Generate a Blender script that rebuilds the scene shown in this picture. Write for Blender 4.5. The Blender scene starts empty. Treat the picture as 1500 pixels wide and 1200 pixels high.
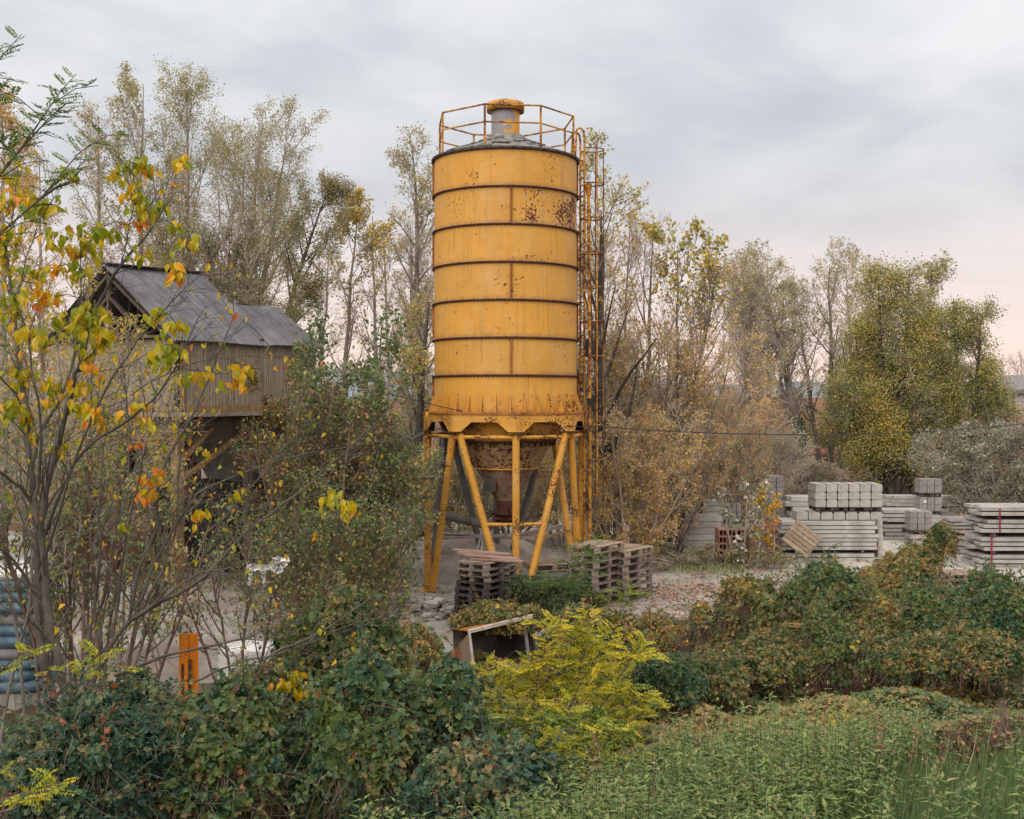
import bpy, math, random
import numpy as np
from mathutils import Vector, Matrix
# ------------------------------------------------------------------ camera
F_PX, HY = 1685.0, 578.0            # focal length in photo pixels, horizon row
EYE = 4.1
C = bpy.context.scene.collection
cam_d = bpy.data.cameras.new('camera'); cam = bpy.data.objects.new('camera', cam_d); C.objects.link(cam)
cam.location = (0, 0, EYE); cam.rotation_euler = (math.pi/2, 0, 0)
cam_d.sensor_width = 36; cam_d.lens = 36*F_PX/1500; cam_d.shift_y = -(600-HY)/1500
cam_d.clip_start = .1; cam_d.clip_end = 6000
bpy.context.scene.camera = cam
# ------------------------------------------------------------------ world, sun, exposure
SUN_EL, SUN_AZ = math.radians(24), math.radians(205)     # azimuth clockwise from +Y: behind the camera, a little left
sc = bpy.context.scene
sc.view_settings.view_transform = 'Standard'; sc.view_settings.look = 'None'
sc.view_settings.exposure = 0.0; sc.view_settings.gamma = 1
sc.cycles.max_bounces = 5; sc.cycles.diffuse_bounces = 3; sc.cycles.glossy_bounces = 2
sc.cycles.transmission_bounces = 3; sc.cycles.transparent_max_bounces = 6
w = bpy.data.worlds.new('World'); sc.world = w; w.use_nodes = True
wn = w.node_tree; wn.nodes.clear()
def W(t, **k):
    n = wn.nodes.new(t)
    for a, b in k.items(): setattr(n, a, b)
    return n
def wl(a, b): wn.links.new(a, b)
def wmath(op, a, b=None, c=None):
    n = W('ShaderNodeMath', operation=op)
    for i, v in enumerate((a, b, c)):
        if v is None: continue
        if isinstance(v, (int, float)): n.inputs[i].default_value = v
        else: wl(v, n.inputs[i])
    return n.outputs[0]
def wramp(v, pts):
    n = W('ShaderNodeValToRGB'); e = n.color_ramp.elements
    while len(e) < len(pts): e.new(.5)
    for i, (p, c) in enumerate(pts): e[i].position = p; e[i].color = (*c, 1)
    wl(v, n.inputs[0]); return n.outputs[0]
tc = W('ShaderNodeTexCoord'); sep = W('ShaderNodeSeparateXYZ'); wl(tc.outputs['Generated'], sep.inputs[0])
zz = wmath('MAXIMUM', sep.outputs[2], 0.0)
den = wmath('ADD', zz, .24)
cv = W('ShaderNodeCombineXYZ'); wl(wmath('DIVIDE', sep.outputs[0], den), cv.inputs[0]); wl(wmath('DIVIDE', sep.outputs[1], den), cv.inputs[1])
ns = W('ShaderNodeTexNoise'); ns.inputs['Scale'].default_value = 1.9; ns.inputs['Detail'].default_value = 7; ns.inputs['Roughness'].default_value = .5
ns.inputs['Distortion'].default_value = .35
wl(cv.outputs[0], ns.inputs['Vector'])
cloud = wramp(ns.outputs[0], [(.33, (.46, .485, .53)), (.45, (.54, .56, .60)), (.54, (.63, .645, .67)), (.67, (.74, .74, .755))])
# warm cream and pink glow low over the horizon
hz = W('ShaderNodeMapRange', interpolation_type='SMOOTHSTEP'); wl(zz, hz.inputs[0]); hz.inputs[1].default_value = .0; hz.inputs[2].default_value = .30
warm = wramp(hz.outputs[0], [(0, (1.08, .84, .75)), (.35, (1.0, .845, .80)), (.7, (.74, .73, .75)), (1, (.60, .61, .65))])
mx = W('ShaderNodeMix', data_type='RGBA'); wl(wmath('POWER', hz.outputs[0], .75), mx.inputs[0]); wl(warm, mx.inputs[6]); wl(cloud, mx.inputs[7])
# the western half of the sky (behind the camera) is the brighter one
bk = wmath('MAXIMUM', wmath('MULTIPLY', sep.outputs[1], -1.0), 0.0)
gain = wmath('ADD', wmath('MULTIPLY', bk, .30), wmath('ADD', wmath('MULTIPLY', wmath('POWER', zz, 1.7), 2.1), 1.0))
mx3 = W('ShaderNodeMix', data_type='RGBA'); wl(wmath('MINIMUM', wmath('ADD', wmath('MULTIPLY', bk, .9), wmath('MULTIPLY', wmath('POWER', zz, 2.0), 1.0)), .9), mx3.inputs[0]); wl(mx.outputs[2], mx3.inputs[6]); mx3.inputs[7].default_value = (.86, .80, .735, 1)
bg = W('ShaderNodeBackground'); wl(mx3.outputs[2], bg.inputs[0]); wl(gain, bg.inputs[1])
sky = W('ShaderNodeTexSky', sky_type='NISHITA'); sky.sun_disc = False; sky.sun_elevation = SUN_EL; sky.sun_rotation = SUN_AZ
bg2 = W('ShaderNodeBackground'); wl(sky.outputs[0], bg2.inputs[0]); bg2.inputs[1].default_value = .1
mxs = W('ShaderNodeMixShader'); mxs.inputs[0].default_value = .06; wl(bg.outputs[0], mxs.inputs[1]); wl(bg2.outputs[0], mxs.inputs[2])
wo = W('ShaderNodeOutputWorld'); wl(mxs.outputs[0], wo.inputs[0])
sd = bpy.data.lights.new('sun', 'SUN'); sd.energy = 1.25; sd.angle = math.radians(28); sd.color = (1, .93, .82)
sun = bpy.data.objects.new('sun', sd); C.objects.link(sun)
_d = Vector((math.sin(SUN_AZ)*math.cos(SUN_EL), math.cos(SUN_AZ)*math.cos(SUN_EL), math.sin(SUN_EL)))
sun.rotation_euler = _d.to_track_quat('Z', 'Y').to_euler(); sun.location = _d*50+Vector((0, 0, 20))

# ------------------------------------------------------------------ helpers
def P(px, py, D): return Vector(((px-750)/F_PX*D, D, EYE-(py-HY)/F_PX*D))
def GX(px, D): return (px-750)/F_PX*D
def hnoise(x, y):
    return (np.sin(x*.9+1.3)*np.cos(y*.7-.4)*.5+np.sin(x*2.3-y*1.7+.8)*.28+np.cos(x*4.1+y*3.7)*.13)
YARD_EDGE = lambda x: np.interp(x, [-30, -9, -5.5, -1.5, -.6, .6, 1.6, 4.2, 8, 30], [15.5, 15.5, 16, 17.3, 19.1, 19.6, 20.9, 21, 21.2, 22])
def H(x, y):
    x = np.asarray(x, float); y = np.asarray(y, float)
    e = YARD_EDGE(x)
    near = np.interp(y, [-6, 0, 3, 6, 8, 10, 12, 14, 17], [2.6, 2.4, 1.85, 1.15, .85, .5, .2, -.05, -.2])
    near = near+np.clip(x-.8, 0, 8)*.19*np.clip((13.5-y)/5, 0, 1)-np.clip(-x-1, 0, 10)*.05*np.clip((12-y)/5, 0, 1)+hnoise(x, y)*.08
    t = np.clip((y-(e-1.7))/1.2, 0, 1); t = t*t*(3-2*t)
    base = near*(1-t)+(-.55)*t
    t2 = (y > e-.02)
    base = np.where(t2, -.06, base)
    bank = np.clip((y-42)/7, 0, 1)*1.5*np.clip((x-3)/5, 0, 1)
    bank = bank+np.clip((y-34)/8, 0, 1)*.6*np.clip((-2-x)/4, 0, 1)
    base = np.where(y > 30, base+bank+np.where(bank > .02, hnoise(x, y)*.12, 0), base)
    return base
def h1(x, y): return float(H(x, y))

class MB:
    """collects vertices and faces, built as one mesh object"""
    def __init__(s): s.v = []; s.f = []; s.t = []; s.n = 0; s.sm = []; s.mi = []
    def add(s, V, faces, tint=0., smooth=False, mi=0):
        V = np.asarray(V, float).reshape(-1, 3)
        s.v.append(V)
        fl = faces if isinstance(faces, list) else [faces]
        if isinstance(faces, list) and len(faces) and not isinstance(faces[0], np.ndarray):
            g = {}
            for q in faces: g.setdefault(len(q), []).append(q)
            fl = [np.array(a) for a in g.values()]
        for a in fl:
            if len(a) == 0: continue
            s.f.append(a+s.n)
            tt = np.full(len(a), tint) if np.isscalar(tint) else np.resize(np.asarray(tint, float), len(a)) if len(tint) != len(a) else np.asarray(tint, float)
            s.t.append(tt); s.sm.append(np.full(len(a), smooth)); s.mi.append(np.full(len(a), mi))
        s.n += len(V)
    def box(s, c, d, R=None, tint=0., mi=0):
        x, y, z = d[0]/2, d[1]/2, d[2]/2
        V = np.array([(a, b, e) for a in (-x, x) for b in (-y, y) for e in (-z, z)])
        if R is not None: V = V@np.array(R.to_3x3() if isinstance(R, Matrix) else R).T
        s.add(V+np.array(c), np.array([(0, 1, 3, 2), (4, 6, 7, 5), (0, 4, 5, 1), (2, 3, 7, 6), (0, 2, 6, 4), (1, 5, 7, 3)]), tint, mi=mi)
    def bar(s, a, b, wd, ht, tint=0., mi=0, up=(0, 0, 1)):
        a, b = Vector(a), Vector(b); d = b-a; L = d.length
        z = d.normalized(); u = Vector(up)
        if abs(z.dot(u)) > .98: u = Vector((0, 1, 0))
        x = u.cross(z).normalized(); y = z.cross(x)
        R = Matrix((x, y, z)).transposed()
        s.box((a+b)/2, (wd, ht, L), R, tint, mi)
    def tube(s, pts, r, n=8, tint=0., cap=True, smooth=True, mi=0):
        pts = [Vector(p) for p in pts]; m = len(pts)
        rr = [r]*m if np.isscalar(r) else list(r)
        t0 = (pts[1]-pts[0]).normalized(); u = Vector((0, 0, 1)) if abs(t0.z) < .9 else Vector((1, 0, 0))
        u = (u-t0*u.dot(t0)).normalized(); V = []
        closed = (pts[0]-pts[-1]).length < 1e-6
        for i in range(m):
            if i == 0: t = pts[1]-pts[0] if not closed else pts[1]-pts[-2]
            elif i == m-1: t = pts[-1]-pts[-2] if not closed else pts[1]-pts[-2]
            else: t = (pts[i+1]-pts[i]).normalized()+(pts[i]-pts[i-1]).normalized()
            t = t.normalized(); u = u-t*u.dot(t)
            if u.length < 1e-4: u = t.orthogonal()
            u = u.normalized(); vv = t.cross(u)
            for k in range(n):
                a = 2*math.pi*k/n
                V.append(pts[i]+(u*math.cos(a)+vv*math.sin(a))*rr[i])
        f = [(i*n+k, i*n+(k+1) % n, (i+1)*n+(k+1) % n, (i+1)*n+k) for i in range(m-1) for k in range(n)]
        s.add([tuple(p) for p in V], np.array(f), tint, smooth, mi)
        if cap and not closed:
            s.add([tuple(p) for p in V[:n]], np.array([list(range(n))[::-1]]), tint, False, mi)
            s.add([tuple(p) for p in V[-n:]], np.array([list(range(n))]), tint, False, mi)
    def lathe(s, prof, n=64, tint=0., smooth=True, a0=0, a1=2*math.pi, mi=0):
        full = abs(a1-a0-2*math.pi) < 1e-6; cols = n if full else n+1
        V = []
        for (r, z) in prof:
            for k in range(cols):
                a = a0+(a1-a0)*k/n; V.append((r*math.sin(a), -r*math.cos(a), z))
        f = []
        for i in range(len(prof)-1):
            for k in range(n):
                k2 = (k+1) % cols
                f.append((i*cols+k, i*cols+k2, (i+1)*cols+k2, (i+1)*cols+k))
        s.add(V, np.array(f), tint, smooth, mi)
    def prisms(s, p0, p1, r0, r1, n=3, tint=0.):
        """many tapered twigs at once"""
        p0 = np.asarray(p0, float); p1 = np.asarray(p1, float); r0 = np.asarray(r0, float); r1 = np.asarray(r1, float)
        if len(p0) == 0: return
        d = p1-p0; L = np.linalg.norm(d, axis=1, keepdims=True)+1e-9; d = d/L
        ref = np.where(np.abs(d[:, 2:3]) > .9, np.array([[1., 0, 0]]), np.array([[0, 0, 1.]]))
        u = np.cross(ref, d); u /= np.linalg.norm(u, axis=1, keepdims=True)+1e-9; v = np.cross(d, u)
        m = len(p0); V = np.zeros((m, 2*n, 3))
        for k in range(n):
            a = 2*math.pi*k/n; o = u*math.cos(a)+v*math.sin(a)
            V[:, k] = p0+o*r0[:, None]; V[:, n+k] = p1+o*r1[:, None]
        b = np.arange(m)[:, None]*2*n
        f = np.concatenate([b+np.array([[k, (k+1) % n, n+(k+1) % n, n+k]]) for k in range(n)])
        s.add(V.reshape(-1, 3), f, tint, True)
    def leaves(s, pos, dirv, nrm, size, tmpl, tint):
        """stamp a leaf template (verts, face arrays); x side, y midrib, z normal"""
        pos = np.asarray(pos, float); m = len(pos)
        if m == 0: return
        y = dirv/(np.linalg.norm(dirv, axis=1, keepdims=True)+1e-9)
        z = nrm-y*np.sum(nrm*y, axis=1, keepdims=True); z /= np.linalg.norm(z, axis=1, keepdims=True)+1e-9
        x = np.cross(y, z); T, fs = tmpl; k = len(T)
        size = np.broadcast_to(size, (m,))
        V = pos[:, None, :]+size[:, None, None]*(T[None, :, 0:1]*x[:, None]+T[None, :, 1:2]*y[:, None]+T[None, :, 2:3]*z[:, None])
        b = (np.arange(m)*k)[:, None, None]
        out = []; 
        s.v.append(V.reshape(-1, 3))
        for a in fs:
            ff = (b+a[None]).reshape(-1, a.shape[1])
            s.f.append(ff+s.n); s.t.append(np.repeat(np.broadcast_to(tint, (m,)), len(a))); s.sm.append(np.zeros(len(ff), bool)); s.mi.append(np.zeros(len(ff), int))
        s.n += m*k
    def build(s, name, mats, parent=None):
        me = bpy.data.meshes.new(name)
        V = np.concatenate(s.v) if s.v else np.zeros((0, 3))
        me.vertices.add(len(V)); me.vertices.foreach_set('co', V.astype(np.float32).ravel())
        nl = sum(a.size for a in s.f); nf = sum(len(a) for a in s.f)
        me.loops.add(nl); me.polygons.add(nf)
        if nf:
            me.loops.foreach_set('vertex_index', np.concatenate([a.ravel() for a in s.f]).astype(np.int32))
            tot = np.concatenate([np.full(len(a), a.shape[1]) for a in s.f]); st = np.concatenate([[0], np.cumsum(tot)[:-1]])
            me.polygons.foreach_set('loop_start', st.astype(np.int32))
            try: me.polygons.foreach_set('loop_total', tot.astype(np.int32))
            except Exception: pass
            me.polygons.foreach_set('use_smooth', np.concatenate(s.sm))
            me.polygons.foreach_set('material_index', np.concatenate(s.mi).astype(np.int32))
        me.update(calc_edges=True)
        at = me.attributes.new('tint', 'FLOAT', 'FACE'); at.data.foreach_set('value', np.concatenate(s.t).astype(np.float32))
        for m in (mats if isinstance(mats, (list, tuple)) else [mats]): me.materials.append(m)
        o = bpy.data.objects.new(name, me); C.objects.link(o)
        if parent is not None: o.parent = parent
        return o
def tag(o, label=None, cat=None, group=None, kind=None):
    if label: o['label'] = label
    if cat: o['category'] = cat
    if group: o['group'] = group
    if kind: o['kind'] = kind
    return o
def empty(name, loc=(0, 0, 0), rz=0., **k):
    o = bpy.data.objects.new(name, None); C.objects.link(o); o.location = loc; o.rotation_euler = (0, 0, rz); o.empty_display_size = .2
    return tag(o, **k)
def copy_tree(o, parent=None):
    c = o.copy(); C.objects.link(c); c.parent = parent
    for ch in list(o.children): copy_tree(ch, c)
    return c
ORD = ['first', 'second', 'third', 'fourth', 'fifth', 'sixth', 'seventh', 'eighth', 'ninth', 'tenth', 'eleventh', 'twelfth', 'thirteenth', 'fourteenth', 'fifteenth', 'sixteenth', 'seventeenth', 'eighteenth', 'nineteenth', 'twentieth']

# ------------------------------------------------------------------ materials
class NT:
    def __init__(s, name):
        s.m = bpy.data.materials.new(name); s.m.use_nodes = True; s.t = s.m.node_tree
        s.t.nodes.clear(); s.out = s.n('ShaderNodeOutputMaterial')
        s.tc = s.n('ShaderNodeTexCoord').outputs['Object']
    def n(s, typ, **k):
        q = s.t.nodes.new(typ)
        for a, b in k.items(): setattr(q, a, b)
        return q
    def put(s, v, i):
        if isinstance(v, bpy.types.NodeSocket): s.t.links.new(v, i)
        elif isinstance(v, tuple) and len(v) == 3 and i.type == 'RGBA': i.default_value = (*v, 1)
        else: i.default_value = v
    def math(s, op, a, b=0., c=0., clamp=False):
        q = s.n('ShaderNodeMath', operation=op, use_clamp=clamp); s.put(a, q.inputs[0]); s.put(b, q.inputs[1])
        if op in ('MULTIPLY_ADD', 'SMOOTH_MIN'): s.put(c, q.inputs[2])
        return q.outputs[0]
    def noise(s, scale=5, detail=4, rough=.55, stretch=None, vec=None, dist=0., off=None):
        v = vec or s.tc
        if stretch or off:
            mp = s.n('ShaderNodeMapping'); s.put(v, mp.inputs[0])
            if stretch: mp.inputs['Scale'].default_value = stretch
            if off: mp.inputs['Location'].default_value = off
            v = mp.outputs[0]
        q = s.n('ShaderNodeTexNoise'); s.put(v, q.inputs['Vector']); q.inputs['Scale'].default_value = scale
        q.inputs['Detail'].default_value = detail; q.inputs['Roughness'].default_value = rough; q.inputs['Distortion'].default_value = dist
        return q.outputs[0]
    def rng(s, v, a, b, c=0., d=1., smooth=False):
        q = s.n('ShaderNodeMapRange', interpolation_type='SMOOTHSTEP' if smooth else 'LINEAR'); s.put(v, q.inputs[0])
        for i, x in enumerate((a, b, c, d)): q.inputs[i+1].default_value = x
        return q.outputs[0]
    def mix(s, f, a, b, mode='MIX'):
        q = s.n('ShaderNodeMix', data_type='RGBA', blend_type=mode); s.put(f, q.inputs[0]); s.put(a, q.inputs[6]); s.put(b, q.inputs[7]); return q.outputs[2]
    def ramp(s, v, pts, interp='LINEAR'):
        q = s.n('ShaderNodeValToRGB'); e = q.color_ramp.elements; q.color_ramp.interpolation = interp
        while len(e) < len(pts): e.new(.5)
        for i, (p, c) in enumerate(pts): e[i].position = p; e[i].color = (*c, 1)
        s.put(v, q.inputs[0]); return q.outputs[0]
    def xyz(s, v=None):
        q = s.n('ShaderNodeSeparateXYZ'); s.put(v or s.tc, q.inputs[0]); return q.outputs
    def attr(s, name='tint'): return s.n('ShaderNodeAttribute', attribute_name=name).outputs['Fac']
    def end(s, col, rough=.7, bump=None, bd=.01, metal=0., spec=.5, trans=0.):
        p = s.n('ShaderNodeBsdfPrincipled'); s.put(col, p.inputs['Base Color']); s.put(rough, p.inputs['Roughness'])
        p.inputs['Metallic'].default_value = metal; p.inputs['Specular IOR Level'].default_value = spec
        if bump is not None:
            b = s.n('ShaderNodeBump'); b.inputs['Distance'].default_value = bd; s.put(bump, b.inputs['Height']); b.inputs['Strength'].default_value = 1
            s.t.links.new(b.outputs[0], p.inputs['Normal'])
        sh = p.outputs[0]
        if trans:
            tl = s.n('ShaderNodeBsdfTranslucent'); s.put(col, tl.inputs[0]); mx = s.n('ShaderNodeMixShader'); mx.inputs[0].default_value = trans
            s.t.links.new(sh, mx.inputs[1]); s.t.links.new(tl.outputs[0], mx.inputs[2]); sh = mx.outputs[0]
        s.t.links.new(sh, s.out.inputs[0]); return s.m
def leafmat(name, pts, trans=.34, rough=.46, spec=.45):
    """tint 0..1 per leaf picks its colour; a fine mottling runs over it"""
    def sat(q, k):
        l = .3*q[0]+.6*q[1]+.1*q[2]; return tuple(min(.8, max(.01, (l+(v-l)*k)*(1.16, 1.12, 1.0)[i])) for i, v in enumerate(q))
    k = {'lf_orange': .9, 'lf_silver': 1., 'lf_poplar': 1.0, 'lf_gold': .98, 'lf_dull': .9, 'lf_litter': .85, 'lf_green': .95, 'lf_grass': 1.0, 'lf_nettle': 1.02, 'lf_robinia': 1.15, 'lf_maple': 1.1}.get(name, 1.2)
    m = NT(name); c = m.ramp(m.attr(), [(p, sat(q, k)) for p, q in pts])
    c = m.mix(m.rng(m.noise(60, 2), .35, .7, 0, .35), c, m.mix(1., c, (.45, .4, .3), 'MULTIPLY'))
    return m.end(c, rough, spec=spec, trans=trans)
def rough_mat(name, c1, c2, c3=None, scale=4, rough=.8, bump=.004, bs=40, stretch=None, tintc=None, spec=.3):
    m = NT(name); n = m.noise(scale, 6, .6, stretch)
    c = m.ramp(n, [(.32, c1), (.55, c2), (.72, c3 or c2)])
    oi = m.n('ShaderNodeObjectInfo').outputs['Random']
    if name.startswith(('concrete', 'block', 'wood', 'terra')):
        c = m.mix(m.rng(oi, .25, 1, 0, .5), c, m.mix(1., c, (.66, .63, .60), 'MULTIPLY'))
        sx = m.noise(2.6, 5, .65, (1, 1, .35), off=(2, 3, 1)); c = m.mix(m.rng(sx, .52, .68, 0, .45), c, m.mix(1., c, (.45, .42, .38), 'MULTIPLY'))
        c = m.mix(m.rng(m.noise(14, 4, .7), .60, .68, 0, .4), c, m.mix(1., c, (.4, .42, .32), 'MULTIPLY'))
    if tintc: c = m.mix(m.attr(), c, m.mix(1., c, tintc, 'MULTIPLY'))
    return m.end(c, rough, m.noise(bs, 4, .6, stretch), bump, spec=spec)
M = {}
def silo_paint(name, barrel=False, extra=0.):
    m = NT(name); x, y, z = m.xyz()
    big = m.noise(1.3, 3, .5)
    col = m.ramp(big, [(.3, (.55, .255, .035)), (.5, (.63, .305, .042)), (.72, (.67, .335, .055))])
    col = m.mix(m.math('MULTIPLY', m.attr(), .75), col, (.50, .275, .07))
    ch = m.noise(2.2, 6, .6, (1, 1, .45), off=(6, 6, 2)); col = m.mix(m.rng(ch, .48, .70, 0, .55), col, (.58, .36, .13))
    # chalky streaks running down
    st = m.noise(9, 5, .6, (1, 1, .07)); col = m.mix(m.rng(st, .5, .72, 0, .42), col, (.42, .24, .09))
    st2 = m.noise(16, 4, .65, (1, 1, .05), off=(3, 1, 7)); col = m.mix(m.rng(st2, .58, .72, 0, .55), col, (.25, .105, .04))
    if barrel:
        fr = m.math('FRACT', m.math('DIVIDE', m.math('SUBTRACT', z, 3.74), .7515))
        ed = m.math('MAXIMUM', m.rng(fr, .13, 0., 0, 1), m.rng(fr, .93, 1., 0, .7))
        ed = m.math('MULTIPLY', ed, m.rng(m.noise(7, 5, .6, (1, 1, .3)), .3, .65, .15, .9))
        col = m.mix(ed, col, (.24, .13, .07))
        lo = m.math('MULTIPLY', m.rng(z, 4.15, 3.8, 0, 1), m.rng(m.noise(5, 4, .6, (1, 1, .15)), .38, .62))
        col = m.mix(m.math('MULTIPLY', lo, .55), col, (.36, .155, .03))
        # flaked plates: second ring right of the seam, right side of the top rings
        r2 = m.math('MULTIPLY', m.rng(x, .05, .55), m.math('MULTIPLY', m.rng(z, 7.47, 7.5), m.rng(z, 8.2, 8.17)))
        r1 = m.math('MULTIPLY', m.rng(x, .2, 1.4), m.rng(z, 6.3, 7.2))
        thr = m.math('ADD', m.math('MULTIPLY', r2, .075), m.math('MULTIPLY', r1, .03))
        gp = m.noise(10, 6, .7, off=(5, 0, 2)); col = m.mix(m.rng(m.math('ADD', gp, thr), .665, .68), col, (.42, .33, .27))
        sp = m.math('ADD', m.math('ADD', m.math('MULTIPLY', m.noise(19, 5, .62), .62), m.math('MULTIPLY', m.noise(1.7, 2, .5, off=(9, 4, 1)), .38)), thr)
        rust = m.rng(sp, .615, .63)
    else:
        sp = m.math('ADD', m.math('ADD', m.math('MULTIPLY', m.noise(26, 5, .62), .6), m.math('MULTIPLY', m.noise(2, 2), .4)), extra)
        rust = m.rng(sp, .575, .60)
        col = m.mix(m.rng(m.noise(3, 5, .6, off=(1, 7, 2)), .55, .75, 0, .4), col, (.37, .20, .06))
    rc = m.ramp(m.noise(30, 3), [(.3, (.055, .022, .022)), (.7, (.17, .055, .03))])
    col = m.mix(rust, col, rc)
    M[name] = m.end(col, m.mix(rust, (.5, .5, .5), (.9, .9, .9)), m.math('SUBTRACT', m.noise(3, 3), m.math('MULTIPLY', rust, .12)), .02, spec=.35)
silo_paint('silo_yellow', True); silo_paint('frame_yellow', False, .028); silo_paint('worn_yellow', False, .05)
def rusty(name, c0, thr=.5, rc1=(.06, .025, .022), rc2=(.20, .07, .035), sc_=9):
    m = NT(name); n = m.math('ADD', m.math('MULTIPLY', m.noise(sc_, 6, .7), .6), m.math('MULTIPLY', m.noise(1.6, 3), .4))
    base = m.mix(m.rng(m.noise(4, 5, .6, (1, 1, .2)), .4, .65), c0, tuple(v*.62 for v in c0))
    col = m.mix(m.rng(n, thr, thr+.04), base, m.ramp(m.noise(25, 4), [(.3, rc1), (.7, rc2)]))
    M[name] = m.end(col, .85, m.noise(30, 4), .006, spec=.2)
rusty('dark_rust', (.16, .07, .045), .42, (.035, .016, .018), (.13, .05, .03), 30)
rusty('hopper_paint', (.44, .29, .15), .49, (.05, .018, .02), (.15, .05, .03), 14)
rusty('rust_orange', (.42, .16, .05), .53, (.10, .04, .03), (.28, .10, .04), 5)
rusty('pipe_rust', (.60, .29, .05), .50, (.08, .03, .025), (.24, .09, .03), 12)
rusty('cage_paint', (.34, .19, .06), .47, (.05, .025, .022), (.15, .06, .03), 14)
rusty('grey_steel', (.17, .155, .145), .6)
rusty('vent_grey', (.24, .23, .235), .62)
rusty('orange_paint', (.75, .22, .015), .565)
rusty('red_paint', (.25, .03, .045), .62)
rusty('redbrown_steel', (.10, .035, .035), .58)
rusty('black_steel', (.03, .028, .03), .7)
rusty('skip_grey', (.30, .23, .18), .50, (.12, .05, .03), (.36, .14, .04), 4)
def vent_peel():
    m = NT('vent_paint'); x, y, z = m.xyz()
    n = m.math('ADD', m.noise(7, 5, .6), m.math('MULTIPLY', m.math('SUBTRACT', m.math('MULTIPLY', x, .9), m.rng(z, 9.45, 9.95, 0, .38)), 1.))
    col = m.mix(m.rng(n, .315, .335), (.25, .24, .255), (.62, .29, .03))
    col = m.mix(m.rng(m.noise(22, 5, .65), .62, .66), col, (.10, .04, .03))
    M['vent_paint'] = m.end(col, .6, m.noise(20, 3), .004)
vent_peel()
M['silo_roof'] = rough_mat('silo_roof', (.10, .09, .09), (.21, .195, .19), (.32, .30, .28), 7, bump=.03, bs=12)
M['roof_rim'] = rough_mat('roof_rim', (.03, .027, .028), (.075, .06, .055), (.14, .10, .08), 10, bump=.02, bs=20)
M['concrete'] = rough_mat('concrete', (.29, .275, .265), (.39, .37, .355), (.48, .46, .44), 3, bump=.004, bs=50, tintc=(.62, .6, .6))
M['concrete_light'] = rough_mat('concrete_light', (.35, .33, .31), (.45, .425, .40), (.52, .50, .47), 3, bump=.004, bs=50, tintc=(.66, .64, .62))
M['concrete_dark'] = rough_mat('concrete_dark', (.13, .125, .13), (.20, .19, .19), (.27, .25, .24), 4, bump=.004, bs=50, tintc=(.7, .7, .75))
M['block_grey'] = rough_mat('block_grey', (.22, .20, .20), (.30, .28, .275), (.37, .35, .34), 5, bump=.006, bs=70, tintc=(.65, .65, .68))
M['terracotta'] = rough_mat('terracotta', (.24, .12, .09), (.33, .17, .13), (.40, .24, .19), 5, bump=.004, tintc=(.7, .7, .7))
M['wood_pale'] = rough_mat('wood_pale', (.30, .22, .16), (.44, .35, .27), (.52, .43, .34), 6, stretch=(6, 1, 6), bump=.003, tintc=(.6, .55, .5))
M['wood_weathered'] = rough_mat('wood_weathered', (.20, .155, .135), (.33, .27, .24), (.44, .375, .335), 6, bump=.004, tintc=(.55, .5, .5))
M['wood_dark'] = rough_mat('wood_dark', (.05, .04, .042), (.10, .082, .082), (.19, .16, .155), 6, bump=.004, tintc=(.55, .5, .5))
M['plank_pink'] = rough_mat('plank_pink', (.21, .13, .10), (.30, .195, .155), (.36, .26, .22), 5, stretch=(1, 6, 6), bump=.003)
M['timber'] = rough_mat('timber', (.17, .10, .05), (.30, .18, .08), (.40, .25, .12), 3, stretch=(3, 3, .6), bump=.004)
M['timber_dark'] = rough_mat('timber_dark', (.05, .035, .03), (.10, .075, .06), (.16, .12, .09), 3, bump=.004)
M['white_paint'] = rough_mat('white_paint', (.55, .52, .48), (.68, .65, .62), (.72, .70, .67), 5, bump=.002)
M['edge_white'] = rough_mat('edge_white', (.30, .24, .20), (.52, .46, .41), (.62, .57, .52), 9, bump=.003)
M['bark'] = rough_mat('bark', (.10, .082, .075), (.20, .17, .15), (.31, .27, .24), 5, stretch=(1, 1, .25), bump=.02, bs=14)
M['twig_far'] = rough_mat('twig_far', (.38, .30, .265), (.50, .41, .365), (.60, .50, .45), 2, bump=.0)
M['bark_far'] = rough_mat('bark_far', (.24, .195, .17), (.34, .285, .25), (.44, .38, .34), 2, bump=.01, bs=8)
M['bark_dark'] = rough_mat('bark_dark', (.04, .033, .03), (.075, .062, .055), (.12, .10, .085), 4, bump=.02, bs=10)
M['twig_olive'] = rough_mat('twig_olive', (.045, .045, .035), (.10, .085, .07), (.19, .155, .13), 3, bump=.004, bs=30)
M['twig_pale'] = rough_mat('twig_pale', (.20, .16, .13), (.30, .25, .21), (.38, .33, .28), 3, bump=.004)
M['stem_brown'] = rough_mat('stem_brown', (.09, .055, .045), (.17, .11, .085), (.27, .19, .145), 6, bump=.003)
M['core_shade'] = rough_mat('core_shade', (.022, .017, .018), (.045, .034, .03), (.085, .062, .05), 6, bump=.01)  # mound cores: the shade deep between leaves is put into this colour
M['plastic_white'] = rough_mat('plastic_white', (.62, .60, .60), (.76, .74, .73), (.82, .80, .79), 9, rough=.45, bump=.02, bs=25)
m = NT('film'); M['film'] = m.end(m.mix(m.rng(m.noise(4, 3), .4, .6), (.70, .68, .66), (.80, .78, .77)), .35, m.noise(9, 3), .01)
M['plastic_teal'] = rough_mat('plastic_teal', (.045, .085, .12), (.09, .15, .20), (.20, .26, .31), 5, rough=.4, bump=.01)
M['blue_metal'] = rough_mat('blue_metal', (.02, .09, .15), (.035, .13, .20), (.05, .16, .24), 4, rough=.5)
M['hill'] = rough_mat('hill', (.16, .20, .23), (.20, .245, .285), (.25, .28, .31), .02, bump=.0)  # the blue of distant haze is put into the hill colour
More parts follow.
